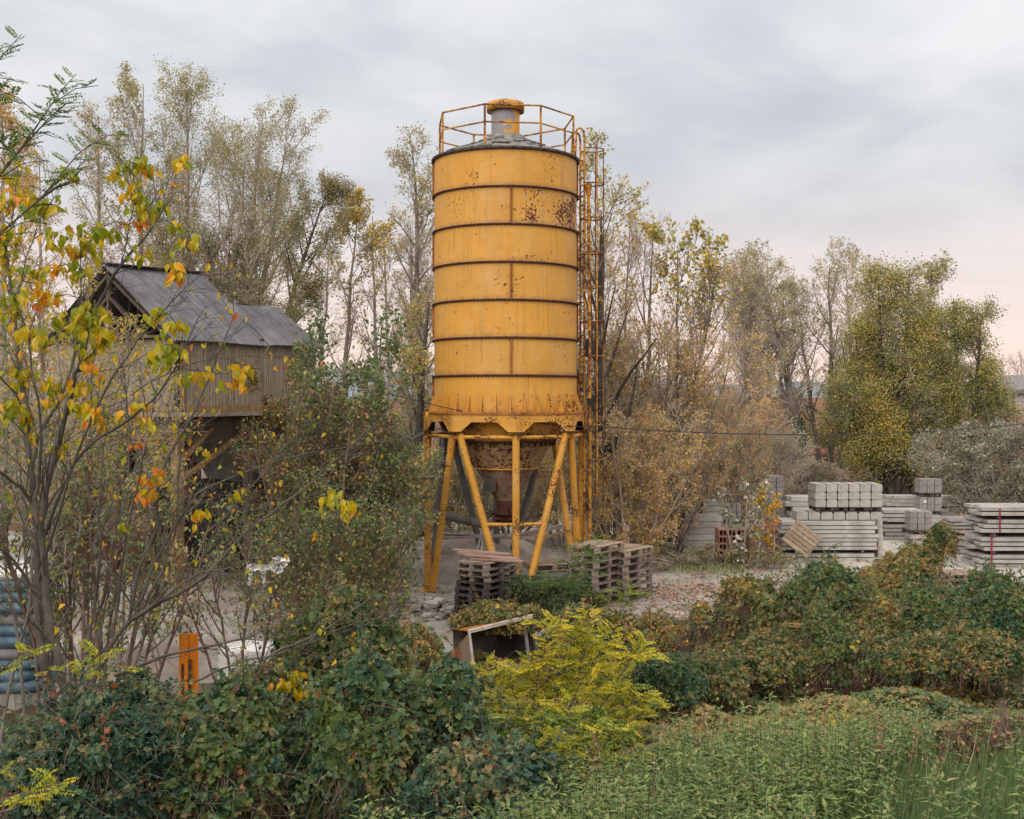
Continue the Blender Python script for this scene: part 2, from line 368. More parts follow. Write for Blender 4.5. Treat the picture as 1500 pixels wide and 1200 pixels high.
M['sand'] = rough_mat('sand', (.17, .14, .125), (.25, .215, .19), (.33, .29, .26), 2.2, bump=.05, bs=9)
M['cable'] = rough_mat('cable', (.02, .02, .022), (.04, .04, .045), scale=3, bump=.001)
M['shed_white'] = rough_mat('shed_white', (.34, .34, .37), (.44, .44, .47), (.5, .5, .52), 1, bump=.003)
def corr(name, c1, c2, c3, axis_freq, vec_axis=0, amp=.02, lichen=False, bands=2.2):
    m = NT(name); q = m.xyz(); u = q[vec_axis]
    wv = m.math('SINE', m.math('MULTIPLY', u, axis_freq))
    c = m.ramp(m.noise(bands, 6, .65, (1, 1, .3)), [(.3, c1), (.5, c2), (.72, c3)])
    c = m.mix(m.rng(m.noise(30, 2, .5, (1, .03, .03)), .45, .65, 0, .45), c, tuple(v*.55 for v in c1))
    if lichen: c = m.mix(m.rng(m.noise(11, 4, .6), .68, .72), c, (.45, .45, .46))
    M[name] = m.end(c, .85, wv, amp, spec=.2)
corr('roof_sheet', (.12, .12, .135), (.18, .178, .195), (.27, .262, .275), 2*math.pi/.075, 0, .02, True)
corr('wall_sheet_gable', (.20, .165, .125), (.30, .25, .195), (.37, .315, .25), 2*math.pi/.09, 1, .012)
corr('wall_sheet', (.20, .165, .125), (.30, .25, .195), (.37, .315, .25), 2*math.pi/.09, 0, .012)
# leaves
M['lf_hop'] = leafmat('lf_hop', [(0, (.022, .055, .045)), (.25, (.055, .11, .07)), (.45, (.095, .15, .07)), (.62, (.12, .17, .065)), (.80, (.19, .205, .085)), (.90, (.24, .20, .12)), (.97, (.27, .13, .07)), (1, (.17, .055, .05))])
M['lf_brown'] = leafmat('lf_brown', [(0, (.04, .085, .045)), (.25, (.09, .13, .055)), (.45, (.17, .18, .075)), (.62, (.25, .205, .11)), (.78, (.34, .25, .14)), (.9, (.29, .13, .085)), (1, (.42, .32, .08))])
M['lf_teal'] = leafmat('lf_teal', [(0, (.02, .048, .045)), (.4, (.05, .105, .08)), (.65, (.09, .145, .085)), (.82, (.16, .19, .10)), (.93, (.26, .22, .13)), (1, (.25, .09, .05))])
M['lf_maple'] = leafmat('lf_maple', [(0, (.10, .19, .03)), (.3, (.24, .29, .035)), (.55, (.50, .40, .04)), (.78, (.62, .34, .035)), (.92, (.58, .18, .04)), (1, (.28, .035, .035))], .3)
M['lf_robinia'] = leafmat('lf_robinia', [(0, (.05, .11, .03)), (.35, (.17, .22, .04)), (.65, (.40, .38, .05)), (1, (.60, .46, .07))], .3)
M['lf_green'] = leafmat('lf_green', [(0, (.055, .115, .045)), (.5, (.13, .20, .075)), (.8, (.23, .27, .11)), (1, (.42, .30, .08))], .3)
M['lf_nettle'] = leafmat('lf_nettle', [(0, (.045, .10, .032)), (.5, (.115, .185, .05)), (.85, (.22, .27, .08)), (1, (.30, .27, .14))], .25)
M['lf_grass'] = leafmat('lf_grass', [(0, (.06, .125, .055)), (.5, (.14, .22, .09)), (.85, (.28, .33, .16)), (1, (.42, .38, .24))], .25)
M['lf_poplar'] = leafmat('lf_poplar', [(0, (.19, .215, .10)), (.4, (.32, .33, .15)), (.75, (.47, .42, .19)), (.92, (.50, .34, .10)), (1, (.45, .22, .09))], .3)
M['lf_dull'] = leafmat('lf_dull', [(0, (.13, .15, .075)), (.5, (.22, .225, .11)), (.85, (.29, .25, .10)), (1, (.42, .28, .08))], .3)
M['lf_orange'] = leafmat('lf_orange', [(0, (.30, .29, .10)), (.3, (.50, .41, .12)), (.6, (.66, .43, .12)), (.85, (.68, .32, .10)), (1, (.48, .20, .11))], .3)
M['lf_gold'] = leafmat('lf_gold', [(0, (.10, .15, .06)), (.3, (.22, .25, .08)), (.6, (.40, .37, .10)), (.85, (.55, .42, .09)), (1, (.62, .38, .09))], .25)
M['lf_silver'] = leafmat('lf_silver', [(0, (.07, .10, .06)), (.5, (.16, .18, .12)), (.8, (.34, .34, .28)), (1, (.55, .52, .47))], .2)
M['lf_litter'] = leafmat('lf_litter', [(0, (.09, .05, .035)), (.5, (.22, .10, .05)), (.8, (.33, .16, .08)), (1, (.42, .27, .14))], 0)
# ------------------------------------------------------------------ setting: ground, yard, hills
def ground():
    xs = np.unique(np.concatenate([np.linspace(-1800, -40, 14), np.linspace(-40, 40, 200), np.linspace(40, 1800, 14)]))
    ys = np.unique(np.concatenate([np.linspace(-60, -6, 6), np.linspace(-6, 26, 130), np.linspace(26, 75, 80), np.linspace(75, 2500, 16)]))
    X, Y = np.meshgrid(xs, ys); Z = H(X, Y); Z = np.where(Y < -6, 2.6, Z)
    nx = len(xs); ny = len(ys)
    i = np.arange(nx-1)[None] + np.arange(ny-1)[:, None]*nx
    f = np.stack([i, i+1, i+nx+1, i+nx], -1).reshape(-1, 4)
    b = MB(); b.add(np.stack([X, Y, Z], -1).reshape(-1, 3), f, 0, True)
    m = NT('soil'); x, y, z = m.xyz()
    c = m.ramp(m.noise(1.5, 6, .6), [(.3, (.05, .042, .03)), (.5, (.09, .07, .05)), (.7, (.14, .11, .08))])
    far = m.ramp(m.noise(3, 6, .7), [(.3, (.10, .045, .03)), (.5, (.20, .09, .055)), (.7, (.28, .15, .09))])
    c = m.mix(m.rng(y, 30, 40), c, far)
    M['soil'] = m.end(c, .95, m.noise(12, 5), .05, spec=.1)
    tag(b.build('ground', M['soil']), kind='structure')
ground()
def yard():
    """worn concrete slab of the yard, its front edge standing over the bank"""
    xs = np.linspace(-24, 28, 131); ye = YARD_EDGE(xs)+np.sin(xs*3.1)*.05+np.sin(xs*7.7)*.04
    n = len(xs); rows = 40; V = []
    for j in range(rows+1):
        t = j/rows; V += [(x, e+(46-e)*t, 0.) for x, e in zip(xs, ye)]
    V = np.array(V); V[:, 2] = 0.0+np.sin(V[:, 0]*.7)*np.cos(V[:, 1]*.5)*.012
    f = [(j*n+i, j*n+i+1, (j+1)*n+i+1, (j+1)*n+i) for j in range(rows) for i in range(n-1)]
    b = MB(); b.add(V, np.array(f), 0)
    lip = [(x, e, 0.) for x, e in zip(xs, ye)]; lo = [(x, e, -.75) for x, e in zip(xs, ye)]
    V2 = np.array(lip+lo); V2[:n, 2] = V[:n, 2]
    b.add(V2, np.array([(i, n+i, n+i+1, i+1) for i in range(n-1)]), 0)
    m = NT('yard_concrete'); x, y, z = m.xyz()
    c = m.ramp(m.noise(.9, 7, .62), [(.3, (.19, .165, .145)), (.48, (.30, .27, .24)), (.62, (.38, .35, .315)), (.75, (.44, .41, .37))])
    c = m.mix(m.rng(m.noise(.35, 5, .6, off=(4, 2, 0)), .5, .62, 0, .7), c, (.20, .155, .125))
    rt = m.math('MULTIPLY', m.rng(x, 5.5, 7.5), m.rng(y, 24, 27)); c = m.mix(m.math('MULTIPLY', rt, .75), c, (.50, .475, .42))
    c = m.mix(m.rng(m.noise(24, 4, .7), .62, .7, 0, .5), c, (.12, .085, .06))
    rut = m.noise(1.1, 5, .6, (2.6, .22, 1), off=(3, 8, 0)); c = m.mix(m.rng(rut, .52, .64, 0, .5), c, (.15, .125, .105))
    pud = m.noise(.55, 4, .5, off=(7, 3, 0)); c = m.mix(m.rng(pud, .60, .66, 0, .5), c, (.13, .11, .10))
    jt = m.math('ABSOLUTE', m.math('SUBTRACT', m.math('FRACT', m.math('DIVIDE', x, 3.4)), .5)); c = m.mix(m.rng(jt, .494, .497, 0, .4), c, (.1, .085, .07))
    M['yard_concrete'] = m.end(c, .9, m.noise(14, 6, .65), .03, spec=.2)
    tag(b.build('yard_pavement', M['yard_concrete']), kind='structure')
yard()
def hills():
    b = MB(); rng = np.random.default_rng(5)
    for (D, hh, s0) in ((900, 20, 1), (1500, 44, 9)):
        a = np.linspace(-1.1, 1.1, 160); x = np.tan(a)*D
        z = hh*(.55+.3*np.sin(a*7+s0)+.15*np.sin(a*19+s0*2)+.05*np.sin(a*51))
        z = np.maximum(z, 2)
        V = np.concatenate([np.stack([x, np.full_like(x, D), np.full_like(x, -3)], -1), np.stack([x, np.full_like(x, D+120), z], -1), np.stack([x, np.full_like(x, D+700), np.full_like(x, -3)], -1)])
        n = 160; f = [(j*n+i, j*n+i+1, (j+1)*n+i+1, (j+1)*n+i) for j in range(2) for i in range(n-1)]
        b.add(V, np.array(f), 0, True)
    tag(b.build('hills', M['hill']), kind='structure')
hills()

# ------------------------------------------------------------------ the silo
SX, SY, R = -.137, 24.3, 1.5
def silo():
    s = empty('silo', (SX, SY, 0), label='tall cylindrical yellow steel silo with rusty ring flanges standing on splayed tube legs', cat='silo')
    z0, dz = 3.74, .7515
    rad = math.radians
    for i in range(7):
        a, bz = z0+i*dz, z0+(i+1)*dz
        b = MB(); b.lathe([(R, a), (R, a+dz*.5), (R, bz)], 96, tint=[.1, .5, .0, .35, .15, .4, .2][i])
        sec = b.build('barrel_section', M['silo_yellow'], s)
        # ring flange on top with its bolt row
        fl = MB()
        if i < 6:
            fl.lathe([(R-.01, bz-.030), (R+.048, bz-.022), (R+.052, bz-.008), (R+.046, bz+.000), (R-.01, bz+.014)], 96)
            for k in range(120):
                t = 2*math.pi*k/120
                fl.box((math.sin(t)*(R+.03), -math.cos(t)*(R+.03), bz-.036), (.018, .02, .024), Matrix.Rotation(t, 3, 'Z'))
            fl.build('flange_ring', M['dark_rust'], sec)
        # vertical bolted seams: odd rings at the sides, even ones at the front
        for ang in ((92, -88) if i % 2 == 0 else (4.5, 184.5)):
            t = rad(ang); sm = MB(); Rm = Matrix.Rotation(t, 3, 'Z')
            for off, pr in ((-.009, .04), (.009, .04)):
                c = (math.sin(t)*(R+pr/2)+math.cos(t)*off, -math.cos(t)*(R+pr/2)+math.sin(t)*off, (a+bz)/2)
                sm.box(c, (.012, pr, dz-.075), Rm)
            for k in range(13):
                zz_ = a+.08+k*(dz-.16)/12
                sm.box((math.sin(t)*(R+.034), -math.cos(t)*(R+.034), zz_), (.046, .02, .02), Rm)
            sm.build('seam', M['rust_orange'], sec)
    # gusset plates round the foot
    for k in range(34):
        b = MB(); t = 2*math.pi*(k+.35)/34; Rm = Matrix.Rotation(t, 3, 'Z')
        V = np.array([(-.007, -R+.002, 3.745), (-.007, -R+.002, 4.12), (-.007, -R-.012, 4.12), (-.007, -R-.13, 3.745),
                      (.007, -R+.002, 3.745), (.007, -R+.002, 4.12), (.007, -R-.012, 4.12), (.007, -R-.13, 3.745)])@np.array(Rm).T
        b.add(V, [(0, 1, 2, 3), (7, 6, 5, 4), (0, 4, 5, 1), (1, 5, 6, 2), (2, 6, 7, 3), (3, 7, 4, 0)])
        b.build('gusset_rib', M['frame_yellow'], s)
    # octagonal ring beam with arched cut-outs
    NA = [7.5+45*k for k in range(8)]; RB = 1.73
    node = lambda a, r, z: Vector((math.sin(rad(a))*r, -math.cos(rad(a))*r, z))
    b = MB(); top = [node(a, RB+.03, 3.742) for a in NA]; bot = [node(a, RB+.03, 3.70) for a in NA]
    ti = [node(a, 1.25, 3.742) for a in NA]; bi = [node(a, 1.25, 3.70) for a in NA]
    V = [tuple(p) for p in top+bot+ti+bi]; f = []
    for k in range(8):
        l = (k+1) % 8
        f += [(8+k, 8+l, l, k), (k, l, 16+l, 16+k), (24+k, 24+l, 8+l, 8+k), (16+k, 16+l, 24+l, 24+k)]
    b.add(V, f); 
    bm_ = b.build('ring_beam', M['rust_orange'], s)
    for k in range(8):
        b = MB(); A, B = node(NA[k], RB, 0), node(NA[(k+1) % 8], RB, 0); d = (B-A); inn = -((A+B)/2).normalized()*.018
        prof = [(0, 3.36), (.13, 3.36), (.30, 3.55), (.70, 3.55), (.87, 3.36), (1, 3.36), (1, 3.699), (0, 3.699)]
        o_ = [A+d*u+Vector((0, 0, z)) for u, z in prof]; i_ = [p+inn for p in o_]
        V = [tuple(p) for p in o_+i_]; n = 8
        quads = [(0, 1, 2, 7), (2, 3, 6, 7), (3, 4, 5, 6)]
        f = [q for q in quads]+[tuple(v+n for v in q[::-1]) for q in quads]+[(i, i+n, (i+1) % n+n, (i+1) % n) for i in range(n)]
        b.add(V, f); b.build('beam_face', M['frame_yellow'], bm_)
    b = MB()
    for a in NA:
        p = node(a, 1.66, 3.345); b.box(p, (.34, .30, .018), Matrix.Rotation(rad(a), 3, 'Z'))
        p = node(a, 1.60, 3.44); b.box(p, (.016, .22, .17), Matrix.Rotation(rad(a), 3, 'Z'))
    b.build('bearing_plates', M['dark_rust'], s)
    # legs: plumb posts at every other node, a splayed pair between
    RL = 1.64; rl = .073
    feet = {}
    for k in (0, 2, 4, 6): feet[k] = node(NA[k], RL, 0)
    for k in range(8):
        top = node(NA[k], RL, 3.335)
        back = k in (3, 4, 5)
        mt = M['grey_steel'] if k in (3, 5) or k == 4 else M['frame_yellow']  # back legs grey: unpainted steel, with the shadow there put into the colour
        if k % 2 == 0:
            b = MB(); b.tube([top, feet[k]+Vector((0, 0, .03))], rl, 14)
            b.box(feet[k]+Vector((0, 0, .012)), (.34, .34, .024), Matrix.Rotation(rad(NA[k]), 3, 'Z'))
            b.build('leg', mt, s)
        else:
            for dd in (-1, 1):
                ft = feet[(k+dd) % 8]; tang = (node(NA[k], RL, 0)-ft).normalized()
                t0 = top+(ft-node(NA[k], RL, 0)).normalized()*.085
                e = ft+tang*.22+Vector((0, 0, .03)); b = MB(); b.tube([t0, e], rl, 14); b.build('leg', M['grey_steel'] if (k == 5) or (k == 3 and dd == 1) else M['frame_yellow'], s)
    for k in range(8):
        b = MB(); b.tube([node(NA[k], RL, 3.25), node(NA[(k+1) % 8], RL, 3.25)], .040, 10); b.build('tie_bar', M['pipe_rust' if k in (3, 4) else 'frame_yellow'], s)
    # the mid brace between the two splayed legs that meet at the front foot
    for side in (0, 1):
        k = 7 if side == 0 else 1
        ft = feet[0]; tang = (node(NA[k], RL, 0)-ft).normalized(); tp = node(NA[k], RL, 3.335)+(ft-node(NA[k], RL, 0)).normalized()*.085
        e = ft+tang*.22; f_ = (3.335-1.52)/3.335; q = tp+(e-tp)*f_
        b = MB(); b.tube([q, Vector((feet[0].x, feet[0].y, 1.53))], .036, 10); b.build('tie_bar', M['frame_yellow'], s)
    # hopper
    b = MB(); b.lathe([(1.40, 3.69), (1.03, 3.13)], 64); hp = b.build('hopper', M['worn_yellow'], s)
    b = MB(); b.lathe([(1.02, 3.13), (.665, 2.55)], 64); b.build('upper_cone', M['hopper_paint'], hp)
    b = MB(); b.lathe([(.65, 2.55), (.19, 1.86)], 48); b.build('lower_cone', M['skip_grey'], hp)
    b = MB(); b.lathe([(1.00, 3.165), (1.085, 3.16), (1.085, 3.12), (1.0, 3.115)], 64)
    for k in range(40):
        t = 2*math.pi*k/40; b.box((math.sin(t)*1.03, -math.cos(t)*1.03, 3.075), (.012, .06, .08), Matrix.Rotation(t, 3, 'Z'))
    b.build('cone_flange', M['dark_rust'], hp)
    b = MB(); b.lathe([(.63, 2.575), (.72, 2.57), (.72, 2.545), (.63, 2.54)], 48); b.build('cone_band', M['frame_yellow'], hp)
    b = MB(); b.lathe([(.19, 1.87), (.19, 1.62), (.26, 1.61), (.26, 1.57), (.20, 1.56), (.20, 1.40), (.13, 1.38)], 32)
    b.box((.0, -.02, 1.50), (.50, .34, .05)); b.box((.18, -.2, 1.66), (.16, .16, .14)); b.tube([(-.3, -.1, 1.60), (.35, -.1, 1.60)], .035, 8)
    b.build('outlet', M['dark_rust'], hp)
    b = MB(); b.box((-.33, -.42, 2.22), (.26, .03, .32), Matrix.Rotation(.5, 3, 'X')); b.tube([(-.38, -.4, 2.1), (-.42, -.36, 1.72)], .04, 8); b.build('side_hatch', M['grey_steel'], hp)
    # roof cone, crusted with cement, and its vent
    b = MB(); rng = random.Random(3); prof = [(R+.05, 8.985), (R+.055, 9.03), (R-.02, 9.055), (1.1, 9.17), (.7, 9.30), (.42, 9.42), (.30, 9.53)]
    b.lathe([(R+.0, 8.97), (R+.06, 8.975), (R+.065, 9.025), (R+.01, 9.035)], 96); b.build('roof_rim', M['roof_rim'], s)
    b = MB(); n = 72; V = []
    pr = [(R+.01, 9.03), (1.32, 9.10), (1.1, 9.175), (.9, 9.25), (.7, 9.33), (.5, 9.44), (.36, 9.55), (.30, 9.56)]
    for j, (r, z) in enumerate(pr):
        for k in range(n):
            t = 2*math.pi*k/n; q = rng.uniform(-1, 1)
            V.append((math.sin(t)*r*(1+.012*q), -math.cos(t)*r*(1+.012*q), z+(.018*q if 0 < j < 7 else 0)))
    f = [(j*n+k, j*n+(k+1) % n, (j+1)*n+(k+1) % n, (j+1)*n+k) for j in range(len(pr)-1) for k in range(n)]
    b.add(V, np.array(f), 0)
    for k in range(70):           # slabs of cement crust
        t = rng.uniform(0, 2*math.pi); r = rng.uniform(.35, 1.5); zc = 9.03+(1.5-r)*.38+.02
        b.box((math.sin(t)*r, -math.cos(t)*r, zc), (rng.uniform(.1, .4), rng.uniform(.08, .2), .02), Matrix.Rotation(t, 3, 'Z')@Matrix.Rotation(.35*math.copysign(1, 1)+rng.uniform(-.15, .1), 3, 'X'))
    b.build('roof_cone', M['silo_roof'], s)
    b = MB(); b.lathe([(.298, 9.40), (.298, 10.07)], 40); v = b.build('vent_pipe', M['vent_paint'], s)
    b = MB(); b.lathe([(.0, 10.10), (.37, 10.08), (.395, 10.06), (.40, 10.20), (.385, 10.245), (.34, 10.265), (0, 10.285)], 40); b.build('vent_cap', M['frame_yellow'], v)
    # guard rail
    RA = [-16+45*k for k in range(8)]; RR = 1.47
    g = MB(); g.tube([node(a, RR, 9.88) for a in RA+[RA[0]]], .019, 8, smooth=False); rail = g.build('guard_rail', M['pipe_rust'], s)
    g = MB(); g.tube([node(a, RR, 9.53) for a in RA+[RA[0]]], .017, 8, smooth=False); g.build('mid_rail', M['pipe_rust'], rail)
    for a in RA:
        g = MB(); g.tube([node(a, RR, 9.02), node(a, RR, 9.88)], .022, 8); g.build('rail_post', M['pipe_rust'], rail)
    # caged ladder on the right flank
    la = rad(99); ur = Vector((math.sin(la), -math.cos(la), 0)); ut = Vector((math.cos(la), math.sin(la), 0))
    lad = empty('ladder'); lad.parent = s
    off = 1.66
    for sg in (-1, 1):
        g = MB(); pts = [ur*off+ut*.2*sg+Vector((0, 0, 1.0)), ur*off+ut*.2*sg+Vector((0, 0, 9.55)), ur*(off-.02)+ut*.2*sg+Vector((0, 0, 9.68)), ur*(off-.09)+ut*.2*sg+Vector((0, 0, 9.75)), ur*(off-.17)+ut*.2*sg+Vector((0, 0, 9.70)), ur*(off-.20)+ut*.2*sg+Vector((0, 0, 9.1))]
        g.tube(pts, .024, 8); g.build('stringer', M['pipe_rust'], lad)
    g = MB()
    for k in range(30):
        z = 1.15+k*.28; g.tube([ur*off+ut*-.2+Vector((0, 0, z)), ur*off+ut*.2+Vector((0, 0, z))], .011, 6)
    g.build('rungs', M['cage_paint'], lad)
    for k in range(11):
        z = 9.33-k*.735; g = MB(); c0 = ur*(off+.23)+Vector((0, 0, z))
        pts = [ur*off+ut*-.2+Vector((0, 0, z))]+[c0+ur*math.cos(t)*.23+ut*math.sin(t)*.23 for t in np.linspace(-2.2, 2.2, 16)]+[ur*off+ut*.2+Vector((0, 0, z))]
        g.tube(pts, .015, 6); g.build('safety_hoop', M['cage_paint'], lad)
    for t in (0., 1.1, -1.4):
        g = MB(); q = ur*(off+.23+.23*math.cos(t))+ut*math.sin(t)*.23
        g.tube([q+Vector((0, 0, 1.95 if t else 1.3)), q+Vector((0, 0, 9.33))], .013, 6); g.build('cage_bar', M['pipe_rust' if t < -1 else 'cage_paint'], lad)
    for k in range(11):
        z = 9.05-k*.7515; g = MB(); g.bar(ur*(R if z > 3.7 else 1.6)+ut*.2+Vector((0, 0, z)), ur*off+ut*.2+Vector((0, 0, z)), .03, .03); g.bar(ur*(R if z > 3.7 else 1.6)-ut*.2+Vector((0, 0, z)), ur*off-ut*.2+Vector((0, 0, z)), .03, .03); g.build('bracket', M['cage_paint'], lad)
    g = MB(); q = ur*(off+.10)-ut*.28
    g.tube([q+Vector((0, 0, .9)), q+Vector((.0, 0, 4.3)), q+Vector((-.03, 0, 8.35))], .034, 10); g.lathe([(0, 0)], 3) if False else None
    g.tube([q+Vector((-.03, 0, 8.30)), q+Vector((-.03, 0, 8.55))], [.05, .075], 10)
    fp = g.build('fill_pipe', M['pipe_rust'], s)
    g = MB(); g.box(q+Vector((-.06, 0, 5.1)), (.07, .08, .34)); g.box(q+Vector((.0, -.04, 3.95)), (.12, .1, .14)); g.tube([q+Vector((.05, 0, 4.35)), q+Vector((.12, -.02, 4.1)), q+Vector((.02, -.03, 3.9))], .02, 6)
    g.build('junction_box', M['black_steel'], fp)
    return s
silo()
# ------------------------------------------------------------------ under and round the silo
def under_silo():
    b = MB(); b.tube([P(470, 716, 25.6), P(560, 736, 25.0), P(709, 768, 24.2)], .095, 14)
    b.tube([P(706, 766, 24.2), P(722, 770, 24.15)], .12, 14)
    tag(b.build('screw_conveyor', M['grey_steel']), 'long grey screw conveyor pipe running level out of the silo outlet to the left', 'conveyor')
    b = MB(); b.bar(P(566, 664, 25.6), P(634, 628, 24.5), .10, .06); b.bar(P(566, 676, 25.7), P(600, 668, 25.4), .05, .05)
    tag(b.build('sloping_conveyor', M['vent_grey']), 'sloping grey metal arm rising to the left edge of the silo beam', 'conveyor arm')
    specs = [('old wooden plank laid across the silo frame, upper one', (600, 792, 24.9), (770, 782, 23.8), .16, .04, 'wood_weathered'),
             ('old wooden plank crossing below the silo outlet, lower one', (640, 782, 25.2), (800, 790, 24.4), .18, .05, 'wood_weathered'),
             ('thin pole lying level between the right silo legs', (785, 790, 23.7), (842, 776, 24.3), .05, .05, 'timber'),
             ('grey beam lying level behind the right silo legs', (770, 782, 25.2), (838, 768, 25.9), .12, .08, 'wood_weathered')]
    for l, a, c, w_, h_, mt in specs:
        b = MB(); b.bar(P(*a), P(*c), w_, h_); tag(b.build('plank', M[mt]), l, 'plank')
    # A-frame step ladder
    t = empty('step_ladder', (0, 0, 0), label='white folding step ladder standing under the silo hopper', cat='step ladder')
    top = P(712, 764, 24.9); fs = [P(686, 822, 24.6), P(700, 826, 24.2), P(724, 822, 24.6), P(737, 826, 24.4)]
    for i, f_ in enumerate(fs): b = MB(); b.bar(top+Vector((.04 if i > 1 else -.04, .15 if i % 2 else -.1, 0)), Vector((f_.x, f_.y, 0)), .035, .03); b.build('leg', M['white_paint'], t)
    for k in range(1, 5):
        b = MB(); f_ = k/5; a = top.lerp(Vector((fs[0].x, fs[0].y, 0)), f_); c = top.lerp(Vector((fs[1].x+.25, fs[1].y, 0)), f_); b.bar(a, c, .05, .02); b.build('rung', M['white_paint'], t)
    # grey timber props under the beam, left back
    for i, (a, c, l) in enumerate([((648, 640, 26.1), (640, 852, 25.6), 'dark leaning prop left behind the silo legs'), ((663, 742, 26.5), (664, 770, 26.5), None)]):
        if l: b = MB(); b.bar(P(*a), Vector((P(*c).x, P(*c).y, 0)), .12, .10); tag(b.build('timber_prop', M['timber_dark']), l, 'timber prop')
    # sand heap
    rng = np.random.default_rng(4); n = 40; V = []; f = []
    for cx, cy, rx, ry, hh in ((-.75, 26.3, 2.3, 1.5, 1.05),):
        for j in range(13):
            for k in range(n):
                t_ = 2*math.pi*k/n; r = 1-j/12; w_ = 1+.1*math.sin(3*t_)+.05*math.sin(7*t_)
                V.append((cx+math.cos(t_)*rx*r*w_, cy+math.sin(t_)*ry*r*w_, hh*(1-r)**.75*(1 if j == 12 else 1+.12*rng.normal()*.4)-.01))
        f = [(j*n+k, j*n+(k+1) % n, (j+1)*n+(k+1) % n, (j+1)*n+k) for j in range(12) for k in range(n)]
    b = MB(); b.add(V, np.array(f), 0, True); tag(b.build('sand_heap', M['sand']), 'grey brown heap of sand under and behind the silo legs', 'sand heap', kind='stuff')
    # broken concrete
    b = MB(); r = random.Random(8)
    for i in range(150):
        px = r.gauss(0, 1); x = -1.35+px*.34; y = 21.8+r.gauss(0, .45); s_ = r.uniform(.04, .14)
        b.box((x, y, .02+abs(r.gauss(0, .07))+s_*.2), (s_*1.5, s_, s_*.5), Matrix.Rotation(r.uniform(0, 6), 3, 'Z')@Matrix.Rotation(r.uniform(-.5, .5), 3, 'X'), r.random())
    for i in range(110):
        x = r.uniform(-3.4, 2.5); y = r.uniform(21, 28); s_ = r.uniform(.03, .09)
        b.box((x, y, .02), (s_*1.5, s_, s_*.6), Matrix.Rotation(r.uniform(0, 6), 3, 'Z'), r.random())
    tag(b.build('rubble', M['concrete_light']), 'pale broken concrete rubble spilled beside the left silo foot', 'rubble', kind='stuff')
under_silo()
# overhead cable, strung in two sags
def cable(name, label, A, B, sag, r=.010, side=None):
    b = MB(); pts = []
    for i in range(25):
        t = i/24; p = A.lerp(B, t); p.z -= sag*4*t*(1-t); pts.append(p)
    b.tube(pts, r, 5); tag(b.build(name, M['cable']), label, 'cable')
cable('overhead_cable', 'thin black cable hanging across the front of the silo beam', P(572, 577, 23), P(868, 626, 23.2), .12)
cable('overhead_cable', 'thin black cable running right from the silo to the trees', P(862, 624, 24), P(1550, 615, 30), .28, .012)
